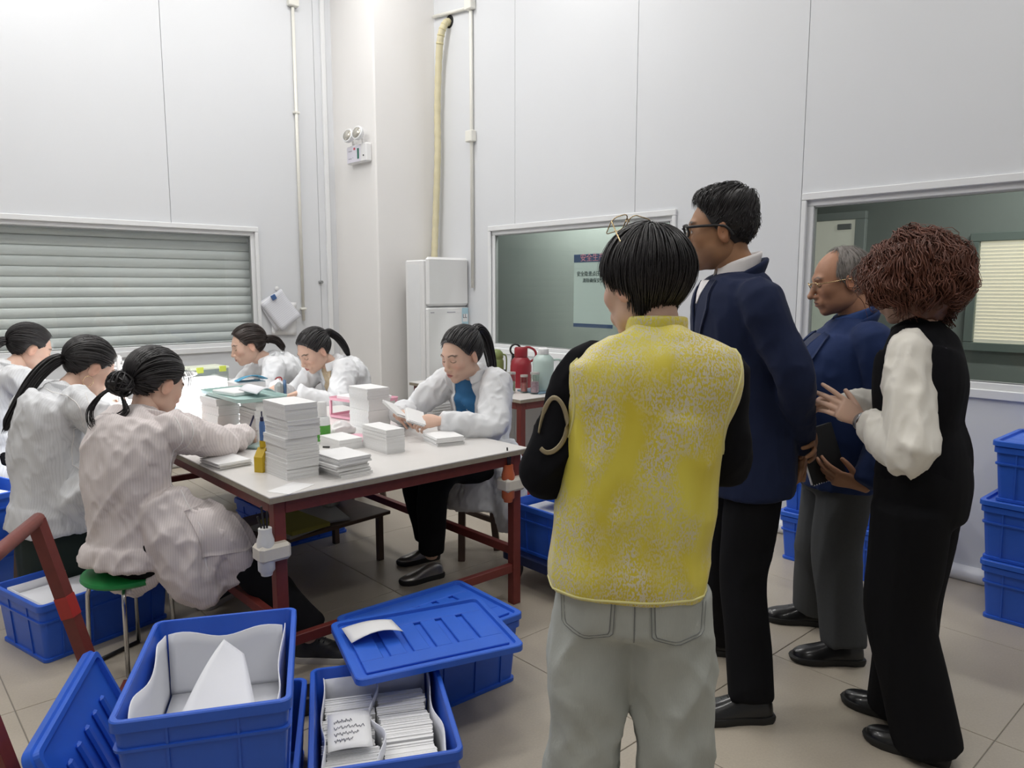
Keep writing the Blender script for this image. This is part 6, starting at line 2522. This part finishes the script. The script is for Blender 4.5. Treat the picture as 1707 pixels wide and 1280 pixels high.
V, F, jo = trousers(p, pel + (0, 0, -.04), [(hipL, kL, aL_), (hipR, kR, aR_)], [[.098, .100, .094, .098, .108]] * 2, M_jean, hipr=(.176, .128), fold=[(.020, (10, 10, 4), dict(seed=74, R=rotm('Y', .5), mask=lambda V: sstep(.78, .62, V[:, 2]))), (.010, (20, 20, 9), dict(seed=75, R=rotm('Y', -.6), mask=lambda V: sstep(.78, .62, V[:, 2])))], name='jeans')
jb = bvh_of(V, F)
M_stitch = mat('jean_stitch', (.20, .21, .21), rough=.9)
for sx in (-1, 1):
    cx_ = sx * .105 - .008
    pw = .065
    ea = [(cx_ - pw, .80), (cx_ - pw * .93, .705), (cx_, .682)]
    eb = [(cx_ + pw, .80), (cx_ + pw * .93, .705), (cx_ + .001, .682)]
    V2, F2 = patch(jb, (0, 0, 0), (1, 0, 0), (0, 0, 1), (0, -1, 0), ea, eb, 8, 10, off=.001, th=.0018)
    p.part('back_pocket', V2, F2, M_jean, parent=jo)
    for inset in (0, .008):
        Q = []
        for (x, z) in res_poly([(cx_ - pw + inset, .80), (cx_ - pw * .93 + inset, .705 + inset * .6), (cx_, .682 + inset), (cx_ + pw * .93 - inset, .705 + inset * .6), (cx_ + pw - inset, .80)], 26):
            h = jb.ray_cast(Vector((x, -.6, z)), Vector((0, 1, 0)))
            if h[0]:
                Q.append((h[0][0], h[0][1] - .003, h[0][2]))
        p.part('stitching', *tube(Q, .0012, n=5, sub=0), M_stitch, parent=jo)
Q = []
for z in np.linspace(.80, .69, 14):
    h = jb.ray_cast(Vector((-.004, -.6, z)), Vector((0, 1, 0)))
    if h[0]:
        Q.append((h[0][0], h[0][1] - .001, h[0][2]))
p.part('stitching', *tube(Q, .0015, n=5, sub=0), M_stitch, parent=jo)
# gold arc printed on the left sleeve
sb = bvh_of(*union(sl, .012, 2))
Q = []
Nn = unit(np.array([-.45, -.89, 0]))
Xn = unit(np.cross((0, 0, 1), Nn))
O = np.array([-.192, -.05, 1.185])
for a in np.linspace(math.radians(-120), math.radians(200), 34):
    q = O + Xn * (.034 * math.cos(a)) + np.array([0, 0, .062 * math.sin(a)])
    h = sb.ray_cast(Vector(q + Nn * .4), Vector(-Nn))
    if h[0]:
        Q.append(tuple(np.array(h[0]) + Nn * .004))
p.part('gold_arc', *tube(Q, .006, .002, n=8, sub=0, side=(0, 0, 1)), mat('gold_print', (.35, .29, .18), rough=.4, metal=.4), parent=so)


def bob_max(T):
    # T: unit tangents away from the crown; y>0 is the forehead side
    f = T[:, 1]
    return 1.97 + .80 * np.clip(-f, 0, 1) ** .8 - .8 * np.clip(f, 0, 1) ** 1.3


hv, hf = hair_fall('pulled', lambda P: .008 + .010 * sstep(-.06, .03, P[:, 2]), 1.5, n=2000, seed=81, crown=(.0, -.035, .12), w=.0021, wob=.004, amax=bob_max, low=.25, k=13)
p.part('hair', p.H(hv), hf, M_hair)
glasses(p, mat('gold_wire', (.6, .45, .25), rough=.25, metal=1), r=.0013, w=.058, h=.046, y=.115, M=(rotm('X', .95), np.array([0, -.03, .055])), name='raised_glasses')
for s_, a in ((-1, aL_), (1, aR_)):
    shoe('shoe', p.root, a, (s_ * .1, 1, 0), M_white, M_soleb, L=.25, w=.046, kind='sneaker')

# ---- tall man in the navy suit
p = Person((2.43, 1.42), -50, 'tall man in a navy suit and black-framed glasses, hands clasped behind his back', hs=1.17, sex='m', skin=(.36, .19, .105))
L = p.L
c7 = L((2.405, 1.43, 1.575))
hd = L((2.338, 1.50, 1.700))
pel = np.array([0, -.01, .93])
shl, shr = c7 + (-.195, .025, -.115), c7 + (.195, .025, -.115)
el = np.array([-.262, -.055, 1.21])
er = np.array([.255, -.11, 1.20])
wl = np.array([-.055, -.175, .925])
wr_ = np.array([-.05, -.20, .985])
fl_, fr_ = L((2.275, 1.275, 0)), L((2.63, 1.60, 0))
legs = [(np.array([-.10, 0, .88]), np.array([-.11, .03, .48]), np.array([fl_[0], fl_[1], .07])), (np.array([.10, 0, .88]), np.array([.13, .03, .48]), np.array([fr_[0], fr_[1], .07]))]
fade = lambda V: sstep(-.003, .02, hairline(V[:, 2], 'short') - V[:, 1]) * (np.abs(V[:, 0]) < .079) * sstep(-.085, -.05, V[:, 2]) * .85
standing(p, c7, hd, -19, 3, pel, [(shl, el, wl), (shr, er, wr_)], legs, neck_r=.064, body=([.14, .15, .145, .15, .09, .04], [.10, .11, .105, .10, .055, .04]), key='m1', hk=dict(jaw=1.08, nose=1.6),
         paint=dict(eyes='open', lip=(.26, .10, .075), brow=(.012, .01, .01), stubble=(.10, .06, .045), scalp=((.012, .011, .011), fade), blush=.05, browt=.004),
         handspec=[dict(w=wl + (0, -.005, -.02), f=(.15, .0, -1), b=(.1, -1, .0), key='fist', side=-1, curl=(1.1, 1.15, 1.2, 1.25)),
                   dict(w=wr_ + (.035, 0, .0), f=(-1, -.05, -.25), b=(.05, -1, .15), key='grip', side=1, curl=(.35, .4, .5, .6))])
jp = [tube([(0, .0, .775), (0, .002, .83), pel + (0, .02, .03), (0, .028, 1.12), (0, .03, 1.28), c7 + (0, .035, -.13), c7 + (0, .02, -.06), c7 + (0, .012, -.015)],
           [.205, .204, .198, .188, .200, .205, .150, .072], [.155, .158, .162, .168, .166, .138, .098, .066], side=(1, 0, 0), n=30, sub=4, ex=2.4, capk=.05)]
for (a, e, w) in ((shl, el, wl + (0, .0, .015)), (shr, er, wr_ + (.05, 0, .02))):
    jp.append(tailored_arm(a, e, w, (.074, .062, .045), inner=.07))
JV, JF, jo = garment(p, 'suit_jacket', jp, M_navy_s, .009, 2, [(.008, (8, 8, 3), dict(seed=91)), (.006, (20, 20, 12), dict(seed=92))])
jb = bvh_of(JV, JF)
p.part('jacket_collar', *tube(collar_path(c7 + (0, .030, .004), .086, .084, -.10, -150, 150), .030, .009, side=(0, -.35, 1), n=12, sub=3, ex=3), M_navy_s, parent=jo)
sc_ = p.part('shirt_collar', *tube(collar_path(c7 + (0, .038, .025), .073, .074, -.055, -165, 165), .030, .006, side=(0, -.2, 1), n=12, sub=3, ex=3), M_shirtw)
O = np.array([0, .2, 1.35])
Nn = unit(np.array([0, 1.0, .1]))
V, F = patch(jb, O, (1, 0, 0), (0, 0, 1), Nn, [(-.045, .18), (-.028, .14), (-.002, .095)], [(.045, .18), (.028, .14), (.002, .095)], 8, 14, off=.004, th=.002)
p.part('shirt_front', V, F, M_shirtw, parent=sc_)
for sx in (-1, 1):
    V, F = patch(jb, O, (1, 0, 0), (0, 0, 1), Nn, [(sx * .045, .18), (sx * .032, .11), (sx * .010, .03), (sx * -.004, -.12)], [(sx * .10, .18), (sx * .112, .08), (sx * .085, .03), (sx * .012, -.12)], 7, 14, off=.006, th=.003)
    p.part('lapel', V, F, M_navy_s, parent=jo)
trousers(p, pel + (0, 0, -.03), legs, [[.098, .092, .082, .078, .078]] * 2, M_blkt, hipr=(.175, .14), fold=[(.010, (10, 10, 5), dict(seed=93))])
V, F = hair_fall('short', lambda P: .0025 + .022 * sstep(.045, .095, P[:, 2]) * (1 + .35 * sstep(.0, .08, P[:, 1])), lambda D_: .10 + .32 * sstep(.35, .75, D_[:, 2]), n=2200, seed=94, crown=(.02, -.07, .10), w=.0016, wob=.0025, sex='m', k=7, amax=lambda T_: 1.75 - .42 * np.clip(T_[:, 1], 0, 1))
p.part('hair', p.H(V), F, M_hair)
glasses(p, M_black, r=.0034, w=.052, h=.034, z=.003, y=.108)
# watch on the left wrist
wa = np.asarray(wl)
p.part('watch', *tube([wa + (-.034, -.0, .02), wa + (0, -.034, .024), wa + (.034, 0, .02), wa + (0, .034, .016), wa + (-.033, .004, .02)], .008, .004, side=(0, 0, 1), n=8, sub=5), M_chrome)
for a, f in ((fl_, (.0, 1)), (fr_, (.25, 1))):
    shoe('shoe', p.root, a, (f[0], f[1], 0), M_leather, M_soleb, L=.29, w=.053, kind='derby')

# ---- older man in the navy jacket and grey trousers
p = Person((3.05, 1.355), -44, 'older grey-haired man in a navy jacket and grey trousers holding a black notebook', hs=1.12, sex='m', skin=(.40, .205, .125))
L = p.L
c7 = L((3.10, 1.32, 1.388))
hd = L((3.035, 1.385, 1.530))
pel = np.array([0, -.01, .84])
shl, shr = c7 + (-.185, .025, -.10), c7 + (.185, .025, -.10)
wl = L((2.815, 1.175, .765))
el = L((2.95, 1.115, 1.0))
wr_ = np.array([.10, .19, .83])
er = np.array([.27, -.08, 1.02])
fl_, fr_ = L((2.92, 1.235, 0)), L((3.165, 1.49, 0))
legs = [(np.array([-.09, 0, .78]), np.array([-.10, .03, .42]), np.array([fl_[0], fl_[1], .07])), (np.array([.09, 0, .78]), np.array([.10, .03, .42]), np.array([fr_[0], fr_[1], .07]))]
fade = lambda V: sstep(-.003, .02, hairline(V[:, 2], 'balding') - V[:, 1]) * (np.abs(V[:, 0]) < .079) * sstep(-.085, -.05, V[:, 2]) * .75
standing(p, c7, hd, -3, 12, pel, [(shl, el, wl), (shr, er, wr_)], legs, neck_r=.062, body=([.14, .155, .155, .15, .09, .04], [.11, .13, .13, .11, .055, .04]), key='m2', hk=dict(jaw=1.1, nose=1.3),
         paint=dict(eyes='down', lip=(.28, .11, .09), brow=(.10, .08, .07), scalp=((.20, .17, .15), fade), blush=.08),
         handspec=[dict(w=wl, f=L((2.735, 1.265, .80)) - wl, b=(-.75, -.1, -.6), key='book', side=-1, curl=(.35, .4, .5, .55)), dict(w=wr_, f=(-.6, .6, -.3), b=(.2, .4, .9), key='rest', side=1)])
jp = [tube([(0, .0, .70), (0, .0, .76), pel + (0, .02, .03), (0, .035, .98), (0, .035, 1.14), c7 + (0, .04, -.12), c7 + (0, .025, -.055), c7 + (0, .012, -.012)],
           [.208, .208, .205, .200, .198, .192, .145, .075], [.165, .168, .175, .182, .172, .135, .098, .066], side=(1, 0, 0), n=30, sub=4, ex=2.3, capk=.05)]
for (a, e, w) in ((shl, el, wl - (.02, .01, -.01)), (shr, er, wr_)):
    jp.append(tailored_arm(a, e, w, (.076, .064, .045), inner=.07))
JV, JF, jo = garment(p, 'suit_jacket', jp, M_navy_d, .009, 2, [(.008, (8, 8, 3), dict(seed=101)), (.006, (20, 20, 12), dict(seed=102))])
jb = bvh_of(JV, JF)
p.part('jacket_collar', *tube(collar_path(c7 + (0, .030, .002), .086, .084, -.09, -145, 145), .028, .009, side=(0, -.35, 1), n=12, sub=3, ex=3), M_navy_d, parent=jo)
M_bshirt = mat('blue_shirt_dark', (.018, .055, .20), rough=.7)
sc_ = p.part('shirt_collar', *tube(collar_path(c7 + (0, .038, .020), .073, .074, -.055, -165, 165), .028, .006, side=(0, -.2, 1), n=12, sub=3, ex=3), M_bshirt)
O = np.array([0, .2, 1.155])
Nn = unit(np.array([0, 1.0, .1]))
V, F = patch(jb, O, (1, 0, 0), (0, 0, 1), Nn, [(-.055, .17), (-.048, .10), (-.03, -.06), (-.002, -.17)], [(.055, .17), (.048, .10), (.03, -.06), (.002, -.17)], 8, 14, off=.004, th=.002)
p.part('shirt_front', V, F, mat('navy_shirt', (.012, .02, .06), rough=.7), parent=sc_)
for sx in (-1, 1):
    V, F = patch(jb, O, (1, 0, 0), (0, 0, 1), Nn, [(sx * .05, .18), (sx * .046, .10), (sx * .028, -.06), (sx * .0, -.19)], [(sx * .10, .17), (sx * .125, .08), (sx * .098, .045), (sx * .012, -.19)], 7, 16, off=.010, th=.003)
    p.part('lapel', V, F, M_navy_d, parent=jo)
trousers(p, pel + (0, .01, -.05), legs, [[.105, .105, .098, .09, .085]] * 2, M_grey_t, hipr=(.185, .16), fold=[(.010, (9, 9, 4), dict(seed=103))])
V, F = hair_fall('balding', lambda P: np.full(len(P), .006), .30, n=1400, seed=104, crown=(0, -.02, .12), w=.0013, wob=.003, sex='m', k=6)
p.part('hair', p.H(V), F, mat('hair_grey', (.20, .18, .165), rough=.6, noise=.4, nscale=60))
glasses(p, mat('gold_wire', (.6, .45, .25), rough=.25, metal=1), r=.0015, w=.046, h=.028, z=-.002, y=.108, full=False)
for a, f in ((fl_, (0, 1)), (fr_, (.15, 1))):
    shoe('shoe', p.root, a, (f[0], f[1], 0), M_leather, M_soleb, L=.28, w=.051, kind='derby')
# notebook
nb = empty('notebook', (2.775, 1.305, .868), 0, 'black notebook with a white page edge held by the older man', 'notebook')
nb.rotation_euler = (math.radians(78), math.radians(-14), math.radians(-28))
MB().box(-.075, .075, -.105, .105, -.008, -.006, bev=.0008).build('cover', M_black, nb)
MB().box(-.075, .075, -.105, .105, .006, .008, bev=.0008).build('cover', M_black, nb)
MB().box(-.0765, .070, -.102, .102, -.0058, .0058).build('pages', M_paper, nb)
for i in range(14):
    MB().tube([(-.07 + i * .0105, -.105 + .004 * math.cos(t), .009 * math.sin(t)) for t in np.linspace(0, 2 * PI, 9)], .0011, 5).build('wire_loop', M_chrome, nb)

# ---- woman with curly hair and a black waistcoat
p = Person((2.53, .885), -8, 'woman with curly reddish-brown hair in a black waistcoat over a cream blouse', hs=1.10)
L = p.L
c7 = L((2.575, .90, 1.40))
hd = L((2.56, .945, 1.525))
pel = np.array([.03, -.02, .88])
shl, shr = c7 + (-.160, .01, -.09), c7 + (.155, .01, -.09)
wl = L((2.437, 1.02, 1.075))
wr_ = L((2.562, 1.145, 1.10))
el = np.array([-.225, -.04, 1.03])
er = np.array([.225, -.0, 1.06])
fl_, fr_ = L((2.50, .775, 0)), L((2.655, .925, 0))
legs = [(np.array([-.06, -.01, .82]), np.array([-.055, .0, .45]), np.array([fl_[0], fl_[1], .035])), (np.array([.10, -.01, .82]), np.array([.10, .01, .45]), np.array([fr_[0], fr_[1], .035]))]
standing(p, c7, hd, -16, 14, pel, [(shl, el, wl), (shr, er, wr_)], legs, paint=dict(eyes='down'),
         handspec=[dict(w=wl, f=unit(L((2.357, 1.105, 1.15)) - wl), b=(-.75, .1, .5), key='gest', side=-1, sc=.95, curl=(.10, .35, .45, .5), kw=dict(thumb=(.75, .1))), dict(w=wr_, f=(-.8, .5, .12), b=(.3, .6, .6), key='gestr', side=1, sc=.95, curl=(.3, .35, .4, .45))])
mid = pel * .45 + c7 * .55
# blouse sleeves
sl = []
for (a, e, w) in ((shl, el, wl - unit(wl - el) * .05), (shr, er, wr_)):
    a, e, w = (np.asarray(v, float) for v in (a, e, w))
    st = a + np.array([-np.sign(a[0] - c7[0]) * .07, 0, 0])
    sl.append(tube([st, a, a * .6 + e * .4, a * .2 + e * .8, e + (0, 0, -.01), e * .5 + w * .5, w], [.05, .060, .066, .072, .072, .066, .048], n=18, sub=4, capk=.15))
sl.append(tube([mid, c7 - (0, 0, .09)], [.11, .11], [.08, .06], side=(1, 0, 0), n=18, sub=3))
_, _, bo = garment(p, 'blouse', sl, M_cream, .008, 2, [(.018, (20, 20, 5), dict(seed=111)), (.008, (30, 30, 14), dict(seed=112))])
wp = [tube([pel + (0, 0, .02), pel + (0, 0, .10), (.02, .0, 1.07), (.015, .0, 1.2), c7 + (0, .0, -.12), c7 + (0, .01, -.05), c7 + (0, .016, -.005)], [.168, .160, .152, .174, .182, .150, .062], [.135, .13, .122, .130, .115, .085, .056], side=(1, 0, 0), n=28, sub=4, ex=2.4, capk=.1)]
garment(p, 'waistcoat', wp, M_blk, .009, 2, [(.008, (8, 8, 4), dict(seed=113))])
p.part('waistcoat_collar', *tube(collar_path(c7 + (0, .028, .008), .066, .064, -.06, -150, 150), .026, .007, side=(0, -.2, 1), n=12, sub=3, ex=3), M_blk)
V, F, _ = trousers(p, pel, legs, [[.118, .112, .100, .098, .100]] * 2, M_blkt, hipr=(.178, .138), fold=[(.012, (9, 9, 2), dict(seed=114))], name='wide_trousers')


def curly_max(T):
    f = T[:, 1]
    return 2.58 - 1.0 * np.clip(f, 0, 1) ** 1.5


hv, hf = hair_fall('full', lambda P: .022 + .042 * sstep(.10, -.04, P[:, 2]), 1.0, n=3200, seed=115, crown=(.02, .0, .12), w=.0021, curl=.007, wob=.008, clump=.038, amax=curly_max, low=.0, k=16)
p.part('hair', p.H(hv), hf, mat('hair_auburn', (.13, .045, .026), rough=.5, noise=.5, nscale=30))
wa = wl - unit(wl - el) * .012
ax = unit(wl - el)
u_ = unit(np.cross(ax, (0, 0, 1)))
v_ = np.cross(ax, u_)
ring = [wa + u_ * .034 * math.cos(t) + v_ * .030 * math.sin(t) for t in np.linspace(0, 2 * PI, 20, endpoint=False)]
wt = empty('wristwatch', (0, 0, 0), 0, parent=p.root)
obj('band', to_mesh('band', *tube(ring, .009, .002, side=ax, n=8, sub=0, closed=True), mat('mesh_band', (.35, .36, .38), rough=.35, metal=.8), True), wt)
for a, f in ((fl_, (-.05, 1)), (fr_, (.05, 1))):
    shoe('loafer', p.root, a, (f[0], f[1], 0), M_leather, M_soleb, L=.25, w=.047, kind='loafer')
